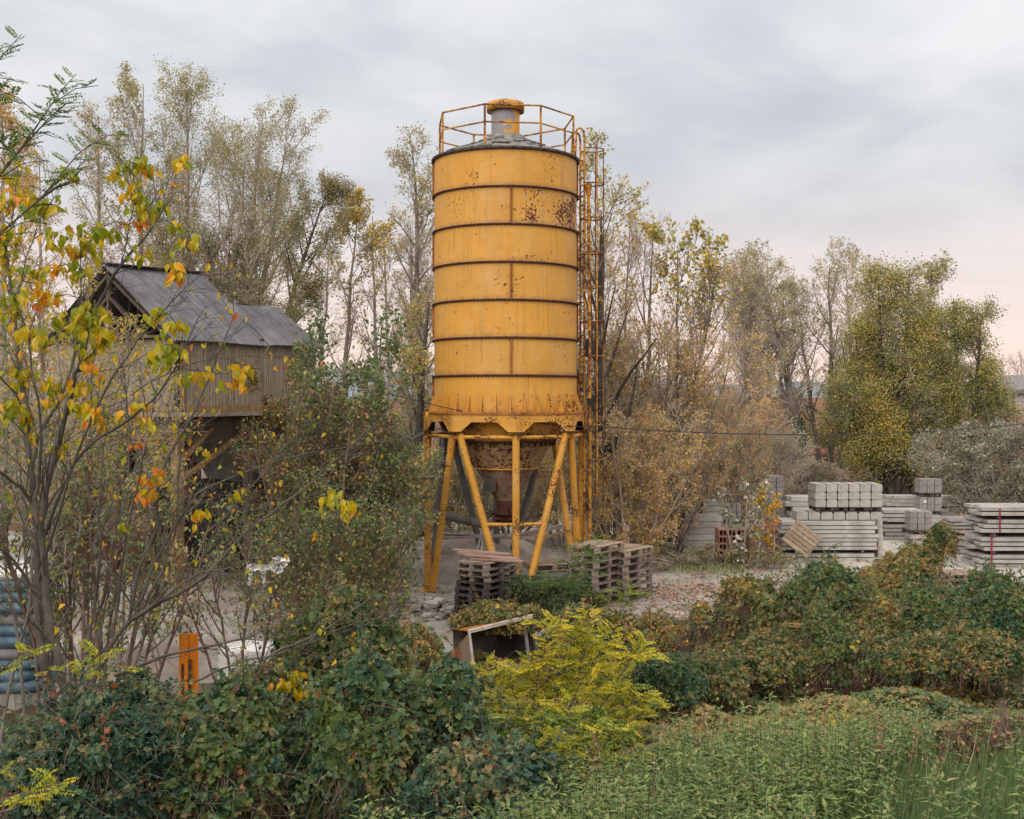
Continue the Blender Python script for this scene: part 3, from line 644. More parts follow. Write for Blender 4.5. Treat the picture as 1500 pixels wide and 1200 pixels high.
# ------------------------------------------------------------------ elevated shed, left
def shed():
    O = Vector((-6.98, 24.1, 0)); ax = Vector((.529, .849, 0)).normalized(); ay = Vector((-.849, .529, 0)).normalized()
    t = empty('conveyor_shed', O, math.atan2(ax.y, ax.x), label='raised shed with grey corrugated gable roof and beige ribbed walls on timber stilts', cat='shed')
    # local frame: x along the long side, y across the gable, z up
    L1, L2, WD, ze = 2.56, 4.24, 4.14, 5.33; zr = 6.92; zl = 6.24; yl = 1.18
    def sheet(name, P4, mt, thick=.03, par=t, sub=24):
        """bent corrugated sheet from eave edge to ridge edge: real ribs"""
        a, b_, c_, d_ = [Vector(p) for p in P4]   # a->b along x at eave, d->c along x at ridge
        nn = (b_-a).cross(d_-a).normalized(); Ln = (b_-a).length; cols = max(2, int(Ln/.075*2)); V = []; r = random.Random(len(name)+int(Ln*10))
        for j in range(5):
            v = j/4; sagv = -.05*math.sin(math.pi*v)*0
            for i in range(cols+1):
                u = i/cols; p = a.lerp(b_, u).lerp(d_.lerp(c_, u), v)
                V.append(p+nn*((.012 if i % 2 else -.012)+.02*math.sin(u*5+v*3)))
        n = cols+1; f = [(j*n+i, j*n+i+1, (j+1)*n+i+1, (j+1)*n+i) for j in range(4) for i in range(cols)]
        m = MB(); m.add([tuple(p) for p in V], np.array(f), 0); m.add([tuple(p-nn*thick) for p in V], np.array([q[::-1] for q in f]), 0)
        return m.build(name, mt, par)
    ov = .14; sl = (zr-ze)/(WD/2); 
    roof = sheet('roof', [(-.22, -ov, ze-ov*sl), (L1, -ov, ze-ov*sl), (L1, WD/2, zr+.05), (-.22, WD/2, zr)], M['roof_sheet'])
    sheet('roof_sheet', [(-.22, WD/2+.02, zr), (L1, WD/2+.02, zr+.05), (L1, WD+ov, ze-ov*sl), (-.22, WD+ov, ze-ov*sl)], M['roof_sheet'], par=roof)
    low = sheet('low_roof', [(L1+.01, -ov, ze-ov*sl), (L2+.2, -ov, ze-ov*sl), (L2-.1, yl+.02, zl), (L1+.01, yl+.02, zl)], M['roof_sheet'], par=t)
    sheet('roof_sheet', [(L1, yl+.03, zl), (L2-.1, yl+.03, zl), (L2+.1, yl*2+.2, ze), (L1, yl*2+.2, ze)], M['roof_sheet'], par=low)
    m = MB(); m.bar((-.24, WD/2, zr+.03), (L1, WD/2, zr+.08), .22, .03); m.build('ridge_cap', M['roof_rim'], roof)
    def wall(x0, y0, x1, y1, za, zb):
        m = MB(); L = math.hypot(x1-x0, y1-y0); n = int(L/.045); d = Vector((x1-x0, y1-y0, 0)).normalized(); q = Vector((d.y, -d.x, 0)); V = []
        prof = [0, .018, .018, 0]
        for i in range(n+1):
            p = Vector((x0, y0, 0))+d*(L*i/n)+q*prof[i % 4]; V += [(p.x, p.y, za), (p.x, p.y, zb)]
        m.add(V, np.array([(2*i, 2*i+2, 2*i+3, 2*i+1) for i in range(n)]), 0); m.build('wall', M['wall_sheet' if abs(y1-y0) < .1 else 'wall_sheet_gable'], t)
    wall(0, 0, L2, 0, 3.86, ze-.06); wall(0, WD, 0, 0.10, 3.80, ze-.05); wall(L2, 0, L2, 2.4, 3.86, ze); wall(L1, WD, 0, WD, 3.8, ze)
    wall(L1, 1.6, L1, WD, 3.9, ze+.4)
    m = MB(); m.box((.02, -.07, 4.55), (.07, .05, 1.5)); m.build('corner_post', M['timber'], t)
    m = MB(); m.box((-.035, .02, 4.55), (.03, .14, 1.5)); m.build('corner_shade', M['black_steel'], t)  # black panel over the open corner, standing in for its shade
    # gable timbers, mostly open to the dark loft
    for x in (-.10, L1-.1):
        for (a, c, w_) in (((0, .08, ze-.10), (0, WD/2, zr-.22), .12), ((0, WD-.08, ze-.10), (0, WD/2, zr-.22), .12), ((0, .0, ze), (0, WD, ze), .10), ((0, WD/2, ze), (0, WD/2, zr-.1), .10), ((0, .9, ze), (0, WD/2+.1, zr-.6), .08), ((0, 3.2, ze), (0, WD/2-.1, zr-.6), .08)):
            m = MB(); m.bar(Vector(a)+Vector((x, 0, 0)), Vector(c)+Vector((x, 0, 0)), w_, .06); m.build('rafter', M['timber_dark'], t)
    for yy, z_ in ((.55, 5.74), (1.2, 6.23)):
        m = MB(); m.bar((-.1, yy, z_-.14), (L1-.15, yy, z_-.14), .10, .06); m.build('purlin', M['timber'], t)
    # floor deck, fascia, under-room
    m = MB(); m.box((L2/2, WD/2-.0, 3.68), (L2+.5, WD+.5, .09)); m.build('deck', M['wood_weathered'], t)
    m = MB(); m.box((L2/2, -.02, 3.80), (L2, .05, .13)); m.build('fascia', M['timber'], t)
    m = MB(); m.box((L2/2, 0.1, 3.50), (L2+.3, .16, .24)); m.box((L2/2, WD-.1, 3.50), (L2+.3, .16, .24)); m.box((.05, WD/2, 3.50), (.16, WD, .24)); m.build('floor_beam', M['timber_dark'], t)
    m = MB(); m.box((.35, 1.2, 3.2), (.12, 2.3, .16)); m.build('floor_beam', M['timber'], t)
    for (x, y, mt, w_) in ((.05, .1, 'timber', .2), (2.1, .1, 'timber_dark', .16), (4.1, .1, 'timber_dark', .16), (.05, 2.0, 'redbrown_steel', .16), (.05, 3.9, 'timber_dark', .2), (2.1, 3.9, 'timber_dark', .16), (4.1, 3.9, 'timber_dark', .16), (4.1, 2.0, 'timber_dark', .16)):
        m = MB(); m.bar((x, y, 0), (x, y, 3.37), w_, w_); m.build('stilt', M[mt], t)
    for a, c, mt in (((.05, .1, 2.6), (1.0, .1, 3.38), 'timber'), ((.05, .1, 2.7), (.05, .9, 3.38), 'timber'), ((3.2, .1, 3.38), (4.1, .1, 2.4), 'timber'), ((.05, 3.9, 2.6), (.05, 3.0, 3.38), 'timber_dark'), ((4.1, .1, 3.3), (4.1, 2.0, 1.6), 'timber_dark'), ((2.1, .15, 3.3), (.05, .15, 2.2), 'timber')):
        m = MB(); m.bar(a, c, .11, .08); m.build('brace', M[mt], t)
    # steel hopper and machinery hanging below the floor
    m = MB(); V = [(2.0, .5, 3.5), (3.9, .5, 3.5), (3.9, 2.4, 3.5), (2.0, 2.4, 3.5), (2.6, 1.0, 2.1), (3.3, 1.0, 2.1), (3.3, 1.9, 2.1), (2.6, 1.9, 2.1)]
    m.add(V, [(0, 1, 5, 4), (1, 2, 6, 5), (2, 3, 7, 6), (3, 0, 4, 7), (4, 5, 6, 7)]); m.build('feed_hopper', M['grey_steel'], t)
    m = MB(); m.box((2.95, 1.45, 1.7), (1.3, 1.2, .8)); m.box((3.0, 1.45, .6), (1.6, 1.4, 1.2)); m.tube([(2.0, .8, 1.4), (3.9, .8, 1.4)], .22, 12); m.build('crusher', M['black_steel'], t)
    # dark brown screen added on the far side, standing in for the underside's shade
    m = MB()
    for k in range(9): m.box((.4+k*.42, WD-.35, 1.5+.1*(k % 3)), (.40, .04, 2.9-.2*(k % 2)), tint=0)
    m.build('shade_screen', M['redbrown_steel'], t)
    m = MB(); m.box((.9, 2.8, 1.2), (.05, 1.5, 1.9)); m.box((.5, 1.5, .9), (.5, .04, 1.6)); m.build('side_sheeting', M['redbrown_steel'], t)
shed()
# red post, orange post, small things left
b = MB(); b.bar(P(106, 865, 23.5)+Vector((0, 0, -.1)), P(107, 795, 23.5), .11, .11); b.box(P(107, 796, 23.5), (.2, .12, .06)); tag(b.build('red_post', M['red_paint']), 'dark red steel post standing left under the raised shed', 'post')
def orange_post():
    b = MB(); x, y = GX(276, 12.4), 12.4; z0 = h1(x, y); zt = P(0, 929, 12.4).z
    b.box((x-.05, y, (z0+zt)/2), (.10, .012, zt-z0)); b.box((x+.055, y+.02, (z0+zt)/2), (.09, .012, zt-z0), Matrix.Rotation(.35, 3, 'Z')); b.box((x, y+.045, (z0+zt)/2), (.012, .09, zt-z0))
    b.box((x+.018, y-.012, (z0+zt)/2-.12), (.035, .012, zt-z0-.3), mi=1); b.box((x-.06, y-.010, (z0+zt)/2+.1), (.028, .008, .5), mi=1)
    tag(b.build('orange_post', [M['orange_paint'], M['dark_rust']]), 'bright orange steel post with a brown rust streak among the ivy', 'post')
orange_post()
def wrapped():
    # film-wrapped pallet load, pale, behind the ivy
    x, y = GX(334, 15.6), 16.3; r = random.Random(2); b = MB(); V = []; n = 40
    for j in range(14):
        for k in range(n):
            t = 2*math.pi*k/n; c, s_ = math.cos(t), math.sin(t); q = (abs(c)**5+abs(s_)**5)**(-1/5)
            z = .12+.42*j/10 if j < 11 else .12+.42+.02*(j-10); rr = (1 if j < 11 else 1-.25*(j-10))*(1+.02*math.sin(j*2.3+k*.4)+r.uniform(-.01, .01))
            V.append((x+.1+c*q*.36*rr, y+s_*q*.36*rr, z))
    f = [(j*n+k, j*n+(k+1) % n, (j+1)*n+(k+1) % n, (j+1)*n+k) for j in range(13) for k in range(n)]
    b.add(V, np.array(f), 0, True); b.add(V[-n:], np.array([list(range(n))]), 0)
    t = tag(b.build('wrapped_pallet_load', M['film']), 'low pallet load wrapped in shiny white film beside the orange post', 'pallet load')
    b = MB(); [b.box((x+.1, y+dy, .055), (.75, .1, .11)) for dy in (-.3, 0, .3)]; b.build('pallet_base', M['wood_weathered'], t)
    # stack of teal and white bagged goods at the left edge: ten layers
    for k in range(11):
        b = MB(); X0, Y0 = GX(8, 15.8), 16.1; r = random.Random(k); V = []; n = 36; ht = .155
        ox, oy = r.uniform(-.04, .04), r.uniform(-.04, .04)
        for j, (rr, zf) in enumerate(((.90, 0), (1, .2), (1.01, .5), (1, .8), (.9, 1), (.2, 1.0))):
            for q in range(n):
                t_ = 2*math.pi*q/n; c, s_ = math.cos(t_), math.sin(t_); e = (abs(c)**6+abs(s_)**6)**(-1/6)
                V.append((X0+ox+c*e*.46*rr*(1+r.uniform(-.012, .012)), Y0+oy+s_*e*.45*rr, .02+k*ht+ht*zf))
        f = [(j*n+i, j*n+(i+1) % n, (j+1)*n+(i+1) % n, (j+1)*n+i) for j in range(5) for i in range(n)]
        b.add(V, np.array(f), 0, True)
        tag(b.build('bagged_layer', M['plastic_white' if k == 10 else 'plastic_teal' if k not in (3, 6) else 'vent_grey']), ('%s film wrapped sack layer from the top of the teal stack at the left edge' % ORD[10-k]), 'sack layer', 'film wrapped sack layers stacked at the left edge')
wrapped()
def plastic_rag():
    """torn strip of white plastic caught on a branch"""
    r = random.Random(6); D = 10.5; t = MB()
    paths = [[(362, 832), (372, 831), (385, 832), (396, 830), (402, 824), (410, 820), (424, 819)], [(364, 830), (367, 838), (366, 846), (364, 858)], [(386, 833), (386, 843), (387, 852), (388, 861)], [(396, 830), (404, 834), (409, 836), (415, 828), (423, 820)], [(400, 826), (403, 818), (408, 818)]]
    wd = [.065, .04, .04, .07, .045]
    for pth, w0 in zip(paths, wd):
        V = []; n = 0; m = len(pth)*4
        for i in range(m):
            u = i/(m-1)*(len(pth)-1); a = int(min(u, len(pth)-2)); q = u-a
            px = pth[a][0]*(1-q)+pth[a+1][0]*q; py = pth[a][1]*(1-q)+pth[a+1][1]*q
            dx, dy = pth[a+1][0]-pth[a][0], pth[a+1][1]-pth[a][1]; L = math.hypot(dx, dy)
            ww = w0*(1-.5*i/m)*r.uniform(.6, 1.2)
            for s_ in (-1, 0, 1):
                p = P(px, py, D+r.uniform(-.03, .03)+(0 if s_ else .03)); p.x += -dy/L*ww*s_*.6; p.z -= dx/L*ww*s_*.6; V.append(tuple(p))
        t.add(V, np.array([(3*i+k, 3*i+k+1, 3*i+k+4, 3*i+k+3) for i in range(m-1) for k in (0, 1)]), 0)
    tag(t.build('plastic_rag', M['film']), 'torn white plastic sheet hanging on bare branches left of the silo', 'plastic sheet')
plastic_rag()
# ------------------------------------------------------------------ pallets
def pallet(mt, L=1.2, Wd=.8):
    t = empty('pallet'); b = MB(); r = random.Random(1)
    for k in range(6): b.box((0, -Wd/2+.065+k*(Wd-.13)/5, .133), (L, .095 if k % 2 else .12, .022), tint=r.random())
    b.build('top_deck', M[mt], t); 
    b = MB()
    for x in (-L/2+.06, 0, L/2-.06): b.box((x, 0, .1095), (.12, Wd, .022), tint=r.random())
    b.build('stringer_boards', M[mt], t)
    for x in (-L/2+.07, 0, L/2-.07):
        for y in (-Wd/2+.05, 0, Wd/2-.05): b = MB(); b.box((x, y, .060), (.14, .098, .076), tint=r.random()); b.build('block', M[mt], t)
    b = MB()
    for y in (-Wd/2+.05, 0, Wd/2-.05): b.box((0, y, .011), (L, .098, .021), tint=r.random())
    b.build('bottom_deck', M[mt], t)
    return t
protos = {}
def put_pallet(mt, loc, rz, label, group, first=protos, tilt=None):
    if mt not in first: first[mt] = o = pallet(mt)
    else: o = copy_tree(first[mt])
    o.location = loc; o.rotation_euler = (tilt[0], tilt[1], rz) if tilt else (0, 0, rz)
    tag(o, label, 'pallet', group); return o
r = random.Random(11)
xl, yl_ = GX(714, 20.6), 20.75
for k in range(10):
    mt = 'wood_dark' if k < 7 else 'wood_weathered'
    put_pallet(mt, (xl+r.uniform(-.04, .04)+(.03 if k > 11 else 0), yl_+r.uniform(-.04, .04), .006+k*.1125), math.radians(-33)+r.uniform(-.04, .04)+(math.pi/2),
               '%s pallet from the bottom of the dark leaning stack left of the front silo leg' % ORD[k], 'dark weathered pallets stacked in front of the silo', tilt=(r.uniform(-.006, .006), r.uniform(-.008, .008))).scale = (.84, .84, .76)
for k in range(5):
    b = MB(); b.box((0, 0, 0), (1.05+.05*(k % 3), .14, .025)); o = b.build('loose_board', M['plank_pink'])
    o.location = (xl+.05+(k-2)*-.11*.54-.02*k, yl_+(k-2)*.145, 1.155+.012*(k % 2)+.018*k); o.rotation_euler = (0, r.uniform(-.02, .02), math.radians(-25+r.uniform(-4, 4)))
    tag(o, '%s pinkish loose board from the front lying on top of the dark pallet stack' % ORD[k], 'board', 'loose boards on the dark pallet stack')
for si, (cx, D, nn, nm) in enumerate(((874, 22.6, 8, 'the front left pale pallet stack behind the bushes'), (918, 23.1, 7, 'the back right pale pallet stack behind the bushes'))):
    x0, y0 = GX(cx, D), D+.1
    for k in range(nn):
        put_pallet('wood_pale' if k == nn-1 else 'wood_weathered', (x0+r.uniform(-.02, .02), y0+r.uniform(-.02, .02), .006+k*.146), math.radians(52)+r.uniform(-.02, .02),
                   '%s pallet from the bottom of %s' % (ORD[k], nm), 'pale pallets right of the silo').scale = (.82, .82, 1.0)
put_pallet('wood_pale', (GX(806, 23.3), 23.4, .55), .3, 'single pale pallet lying low behind the green bush right of the silo foot', 'pale pallets right of the silo')
b = MB(); b.box((GX(806, 23.3), 23.4, .27), (.9, .7, .52)); tag(b.build('concrete_block', M['concrete_dark']), 'dark concrete block carrying a single pallet right of the silo foot', 'concrete block')
# ------------------------------------------------------------------ rusty skip bucket
def skip():
    D = 17.2; t = empty('rusty_skip', P(730, 960, D), label='rusty open-fronted steel bucket with a pale edge half buried in vines', cat='steel bucket')
    o = P(730, 960, D); L = lambda px, py, d: P(px, py, d)-o
    A, Bm, Cc, Dd = L(688, 926, 17.0), L(697, 1003, 16.9), L(790, 995, 17.5), L(779, 903, 17.6)      # front opening
    bk = Vector((-.36, .95, -.30)); bk2 = Vector((-.30, 1.0, -.12))
    A2, B2, C2, D2 = A+bk2+Vector((0, 0, -.05)), Bm+bk, Cc+bk, Dd+bk2
    def plate(pts, mt, name, th=.02):
        n = (pts[1]-pts[0]).cross(pts[2]-pts[0]).normalized()*th; V = [tuple(p) for p in pts]+[tuple(p+n) for p in pts]; k = len(pts)
        m = MB(); m.add(V, [tuple(range(k))[::-1], tuple(range(k, 2*k))]+[(i, (i+1) % k, (i+1) % k+k, i+k) for i in range(k)]); return m.build(name, M[mt], t)
    plate([A, Bm, L(655, 962, 17.5)+Vector((0, 0, -.4)), L(655, 962, 17.5)], 'skip_grey', 'side_plate')
    plate([Dd, Cc, C2, D2], 'grey_steel', 'side_plate'); plate([A2, B2, C2, D2], 'grey_steel', 'back_plate'); plate([Bm, Cc, C2, B2], 'dark_rust', 'bottom_plate'); plate([A, Dd, D2, A2], 'rust_orange', 'top_plate')
    m = MB(); m.bar(A+Vector((0, -.03, 0)), Bm+Vector((0, -.03, 0)), .035, .04); m.bar(A+Vector((-.02, -.03, .01)), Dd+Vector((0, -.03, .01)), .04, .05); m.build('edge_frame', M['edge_white'], t)
    m = MB(); m.bar(Dd+Vector((-.12, -.02, -.02)), Cc+Vector((-.12, -.02, 0)), .05, .05); m.build('hinge_bar', M['vent_grey'], t)
skip()
b = MB(); b.bar((GX(922, 20.9), 20.82, -.16), (GX(1012, 20.9), 20.86, -.17), .10, .26); tag(b.build('rusty_beam', M['rust_orange']), 'rusty orange steel beam edging the yard slab right of the pallets', 'steel beam')
b = MB(); b.bar((GX(925, 20.9), 20.98, .03), (GX(1006, 20.9), 21.0, .03), .25, .06); tag(b.build('kerb_plank', M['wood_weathered']), 'weathered plank lying on the slab edge above the rusty beam', 'plank')
# wooden rail inside the vine mound
t = empty('timber_rail', (0, 0, 0), label='yellowish timber rail showing through the vines of the large mound', cat='timber rail')
for a, c in (((1106, 912, 16.15), (1176, 917, 16.2)),):
    b = MB(); b.bar(P(*a), P(*c), .09, .05); b.build('board', M['timber'], t)
# ------------------------------------------------------------------ concrete goods, right of the yard
r = random.Random(21)
def slab_stack(px0, px1, D, rows, depth, th, name, group, cat='concrete slab', mt='concrete', z0=0., dep=.24, gap=.012, rz=0., vary=.05, prof='flat', lifts=()):
    x0, x1 = GX(px0, D), GX(px1, D); L = x1-x0; cx = (x0+x1)/2
    m = MB()
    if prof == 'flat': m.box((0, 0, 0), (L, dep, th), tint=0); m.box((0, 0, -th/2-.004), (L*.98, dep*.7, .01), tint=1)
    else:
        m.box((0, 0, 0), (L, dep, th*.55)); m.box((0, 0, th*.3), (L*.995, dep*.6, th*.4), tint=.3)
    base = m.build(name, M[mt]); used = False
    ca, sa = math.cos(rz), math.sin(rz); z = z0
    for k in range(rows):
        for j in range(depth):
            o = base if not used else base.copy()
            if used: C.objects.link(o)
            used = True
            yo = dep/2+j*(dep+.015)+r.uniform(-.018, .018); xo = r.uniform(-vary, vary)
            o.location = (cx+ca*xo-sa*yo, D+sa*xo+ca*yo, z+th/2+.001); o.rotation_euler = (0, 0, rz+r.uniform(-.004, .004)); o.scale = (1+r.uniform(-.02, .02), 1, 1)
            where = 'front row' if j == 0 else '%s row back' % ORD[j]
            tag(o, '%s layer, %s, %s' % (ORD[k], where, group), cat, group)
        z += th+gap
        if k in lifts:
            for q in (-.35, .35):
                m = MB(); m.bar((cx+q*L, D+.02, z+.035), (cx+q*L, D+depth*dep, z+.035), .07, .07); o = m.build('spacer_batten', M['wood_dark'])
                tag(o, 'dark %s batten above layer %d, %s' % ('left' if q < 0 else 'right', k+1, group), 'batten', 'battens between concrete slabs')
            z += .075
    return z
zt = slab_stack(1146, 1285, 28.3, 9, 4, .08, 'concrete_slab', 'long slab stack under the kerb blocks', lifts=(1,), gap=.021, vary=.09)
slab_stack(1157, 1196, 33, 7, 3, .13, 'concrete_slab', 'pale slab stack behind left of the kerb blocks', mt='concrete_light', z0=.18, vary=.12)
slab_stack(1290, 1347, 32.5, 7, 3, .085, 'concrete_slab', 'tan slab stack right of the kerb blocks', mt='concrete', lifts=(3,), vary=.14, gap=.027)
slab_stack(1300, 1400, 38, 6, 3, .10, 'concrete_slab', 'long far stack below the leaf bank', mt='concrete', z0=.0, lifts=(2,), vary=.25)
slab_stack(1372, 1430, 39.5, 5, 3, .11, 'ribbed_panel', 'dark ribbed stack by the silver bush', 'ribbed panel', 'concrete_dark', z0=.0, prof='rib', vary=.1, lifts=())
slab_stack(1392, 1440, 29.6, 9, 3, .088, 'ribbed_panel', 'small ribbed stack left of the big stack', 'ribbed panel', 'concrete', prof='rib', vary=.02, lifts=(4,), gap=.004)
slab_stack(1436, 1580, 27.2, 6, 3, .080, 'concrete_plank', 'lower tier of the big stack at the right edge', 'concrete plank', 'concrete', dep=.4, lifts=(2, 5), vary=.1, gap=.03)
slab_stack(1442, 1590, 27.3, 5, 3, .080, 'concrete_plank', 'upper tier of the big stack at the right edge', 'concrete plank', 'concrete', dep=.38, z0=.82, lifts=(2,), vary=.16, gap=.03)
for px, za, zb, dd, lb in ((1452, .0, .80, 27.18, 'faded red strap round the lower tier, left end'), (1464, .82, 1.40, 27.28, 'faded red strap round the upper tier, left end')):
    m = MB(); m.box((GX(px, dd), dd-.03, (za+zb)/2), (.035, .006, zb-za)); tag(m.build('strap', M['red_paint']), lb+' of the big stack', 'strap')
# pallets of kerb blocks: each block an object
def blocks(px0, px1, D, nx, ny, nz, z0, bh, label, mt='concrete', dep=.25, notch=True, name='kerb_block', cat='kerb block', pal=True, gapx=.02):
    x0, x1 = GX(px0, D), GX(px1, D); bw = (x1-x0)/nx-gapx; m = MB()
    if notch:
        m.box((0, 0, -bh*.09), (bw*.98, dep, bh*.80)); m.box((0, 0, bh*.38), (bw*.86, dep*.96, bh*.20)); m.box((-bw*.25, -.001, 0), (.012, dep+.006, bh*.5), tint=.9)
    else: m.box((0, 0, 0), (bw, dep, bh-.006)); m.box((0, -dep/2-.0005, 0), (bw*.96, .004, bh*.86), tint=.3)
    base = m.build(name, M[mt]); used = False
    if pal:
        np_ = max(1, round((x1-x0)/.85))
        for i in range(np_):
            o = put_pallet('wood_dark', ((x0+(x1-x0)*(i+.5)/np_), D+.36, z0), 0, '%s from left dark pallet under the %s' % (ORD[i], label), 'pallets under concrete goods'); o.scale = ((x1-x0)/np_/1.2*.93, .92, .75)
        z0 += .112
    for k in range(nz):
        for j in range(ny):
            for i in range(nx):
                o = base if not used else base.copy()
                if used: C.objects.link(o)
                used = True
                o.location = (x0+(i+.5)*(x1-x0)/nx+r.uniform(-.006, .006), D+dep/2+j*(dep+.01)+r.uniform(-.006, .006), z0+bh/2+k*bh)
                tag(o, '%s from left, layer %d, %s row, %s' % (ORD[i], k+1, 'front' if j == 0 else ORD[j], label), cat, label)
blocks(1166, 1293, 28.6, 7, 2, 1, zt, .20, 'lower kerb blocks on the long slab stack', pal=False)
blocks(1194, 1293, 28.6, 6, 3, 3, zt+.205, .19, 'upper kerb blocks on the long slab stack')
blocks(1286, 1294, 28.35, 1, 4, 6, 0.02, .165, 'column of kerb ends right of slabs', pal=False)
blocks(1126, 1148, 33.6, 2, 2, 4, .94, .165, 'tall grey cubes left, upper pallet', 'block_grey', .22, False, 'concrete_block', 'concrete block')
blocks(1124, 1150, 33.4, 2, 2, 5, .02, .18, 'tall grey cubes left, lower pallet', 'block_grey', .22, False, 'concrete_block', 'concrete block')
blocks(1347, 1380, 33.5, 3, 2, 2, 1.12, .20, 'topmost grey block cube right of centre', 'block_grey', .22, False, 'concrete_block', 'concrete block')
blocks(1347, 1380, 33.4, 3, 2, 2, .60, .20, 'middle grey block cube with a white tag', 'block_grey', .22, False, 'concrete_block', 'concrete block')
blocks(1333, 1366, 31.6, 3, 2, 3, .26, .17, 'lower pale cube before the grey cubes', 'block_grey', .22, False, 'concrete_block', 'concrete block')
slab_stack(1335, 1366, 31.6, 2, 2, .12, 'concrete_slab', 'short slabs under the lower pale block cube')
slab_stack(1349, 1380, 33.4, 5, 2, .115, 'concrete_slab', 'short slabs under the middle grey block cube')
b = MB(); b.box(P(1355, 735, 33.38), (.09, .004, .08)); tag(b.build('paper_tag', M['white_paint']), 'small white paper tag stuck on the grey block cube', 'tag')
blocks(1057, 1086, 30.8, 4, 2, 2, .62, .22, 'grey block cube left of the terracotta blocks', 'block_grey', .22, False, 'concrete_block', 'concrete block')
slab_stack(1000, 1056, 29.8, 6, 2, .15, 'concrete_slab', 'grey stack behind the orange bushes', mt='concrete')
slab_stack(1030, 1060, 30.6, 9, 2, .13, 'concrete_slab', 'grey stepped slab stack left of the grey block cube', mt='concrete')
slab_stack(1057, 1086, 30.8, 5, 2, .12, 'concrete_slab', 'slabs under the grey block cube by the terracotta', mt='concrete')
def terra(px0, px1, D, nx, nz, label, hollow=True):
    x0, x1 = GX(px0, D), GX(px1, D); wv = (x1-x0)/nx; h_ = .17; m = MB(); t_ = .02
    if hollow:
        for (a, bb) in (((0, h_/2-t_/2), (wv-.01, t_)), ((0, -h_/2+t_/2), (wv-.01, t_)), ((-wv/2+t_/2, 0), (t_, h_-2*t_)), ((wv/2-t_/2-.01, 0), (t_, h_-2*t_)), ((0, 0), (.014, h_-2*t_))): m.box((a[0], 0, a[1]), (bb[0], .28, bb[1]))
        m.box((0, .13, 0), (wv-.02, .01, h_-.02), tint=1)
    else: m.box((0, 0, 0), (wv-.01, .28, h_-.01)); 
    base = m.build('terracotta_block', M['terracotta']); used = False
    for k in range(nz):
        for j in range(2):
            for i in range(nx):
                o = base if not used else base.copy()
                if used: C.objects.link(o)
                used = True
                o.location = (x0+(i+.5)*wv+r.uniform(-.005, .005), D+.14+j*.3, .13+h_/2+k*h_)
                tag(o, '%s from left, layer %d, %s row, %s' % (ORD[i], k+1, 'front' if j == 0 else 'back', label), 'terracotta block', label)
    o = put_pallet('wood_dark', ((x0+x1)/2, D+.3, 0.004), 0, 'dark pallet under the '+label, 'pallets under concrete goods'); o.scale = ((x1-x0)/1.2, .9, .8)
terra(1053, 1092, 28.0, 3, 4, 'open-ended terracotta blocks'); terra(1098, 1143, 28.9, 4, 4, 'closed terracotta blocks left of the slab stack', False)
# leaning pallet, on its edge against the slabs
o = put_pallet('wood_pale', P(1173, 789, 27.95), 0, 'pale pallet tipped on its corner leaning against the long slab stack', 'pallets leaning')
o.rotation_euler = (Matrix.Rotation(math.radians(-8), 3, 'X')@Matrix.Rotation(math.radians(38), 3, 'Y')@Matrix.Rotation(math.radians(90), 3, 'X')).to_euler(); o.scale = (.62, .80, .8)
put_pallet('wood_weathered', (GX(1400, 25.0), 25.0, .005), .1, 'lower pallet lying alone in front of the small ribbed panel stack', 'low pallets by the vines').scale = (.6, .9, .8)
put_pallet('plank_pink', (GX(1402, 25.0), 25.0, .13), .16, 'upper pinkish pallet lying alone in front of the small ribbed panel stack', 'low pallets by the vines').scale = (.6, .9, .8)
# blue container, barrel, far shed
def container():
    D = 45.5; t = MB(); a, c = P(1140, 690, D), P(1176, 663, D); w_ = c.x-a.x; hh = c.z-a.z; z0 = h1((a.x+c.x)/2, D)-.1
    t.box(((a.x+c.x)/2, D+1, (c.z+z0)/2), (w_, 2, c.z-z0))
    for k in range(14): t.box((a.x+w_*(k+.5)/14, D-.02, (c.z+z0)/2), (w_/28, .05, (c.z-z0)*.92))
    for k in range(4): t.box(((a.x+c.x)/2, D-.06, z0+(c.z-z0)*(.2+.22*k)), (w_, .03, .05), tint=1)
    tag(t.build('blue_container', M['blue_metal']), 'blue ribbed metal container standing far back below the trees', 'container')
    b = MB(); x, y = GX(1170, 33.2), 33.2
    b.lathe([(0, .95), (.27, .94), (.29, .9), (.285, .62), (.30, .60), (.285, .58), (.285, .32), (.30, .30), (.285, .28), (.285, .03), (.25, 0)], 24)
    o = b.build('blue_drum', M['plastic_teal']); o.location = (GX(1155, 34.5), 34.5, .1); tag(o, 'dull blue drum between the block cubes and the pale slabs', 'drum')
    b = MB(); b.box((GX(1156, 34.5), 34.5, .05), (.7, .7, .1)); tag(b.build('concrete_block', M['concrete_dark']), 'dark concrete block under the dull blue drum', 'concrete block')
    D = 70; x0, x1 = GX(1462, D), GX(1620, D); t = empty('far_shed', ((x0+x1)/2, D+3, 0), label='long low grey-roofed shed with pale walls at the far right edge', cat='shed')
    zt_, zr_, zb = P(0, 571, D).z, P(0, 553, D).z, 0
    b = MB(); b.box((0, 0, (zt_+zb)/2), (x1-x0-.4, 6, zt_-zb)); b.build('wall', M['shed_white'], t)
    b = MB(); wd = x1-x0
    b.add([(-wd/2, -3.4, zt_), (wd/2, -3.4, zt_), (wd/2, 0, zr_+.2), (-wd/2, 0, zr_+.2), (-wd/2, 3.4, zt_), (wd/2, 3.4, zt_)], [(0, 1, 2, 3), (3, 2, 5, 4)]); b.box((0, -3.38, zt_-.12), (wd, .08, .22), tint=0)
    b.build('roof', M['concrete_dark'], t)
    for k in range(5): b = MB(); b.box((-wd/2+.9+k*1.35, -3.02, zt_-.85), (.16, .05, 1.0)); b.build('downpipe', M['grey_steel'], t)
container()
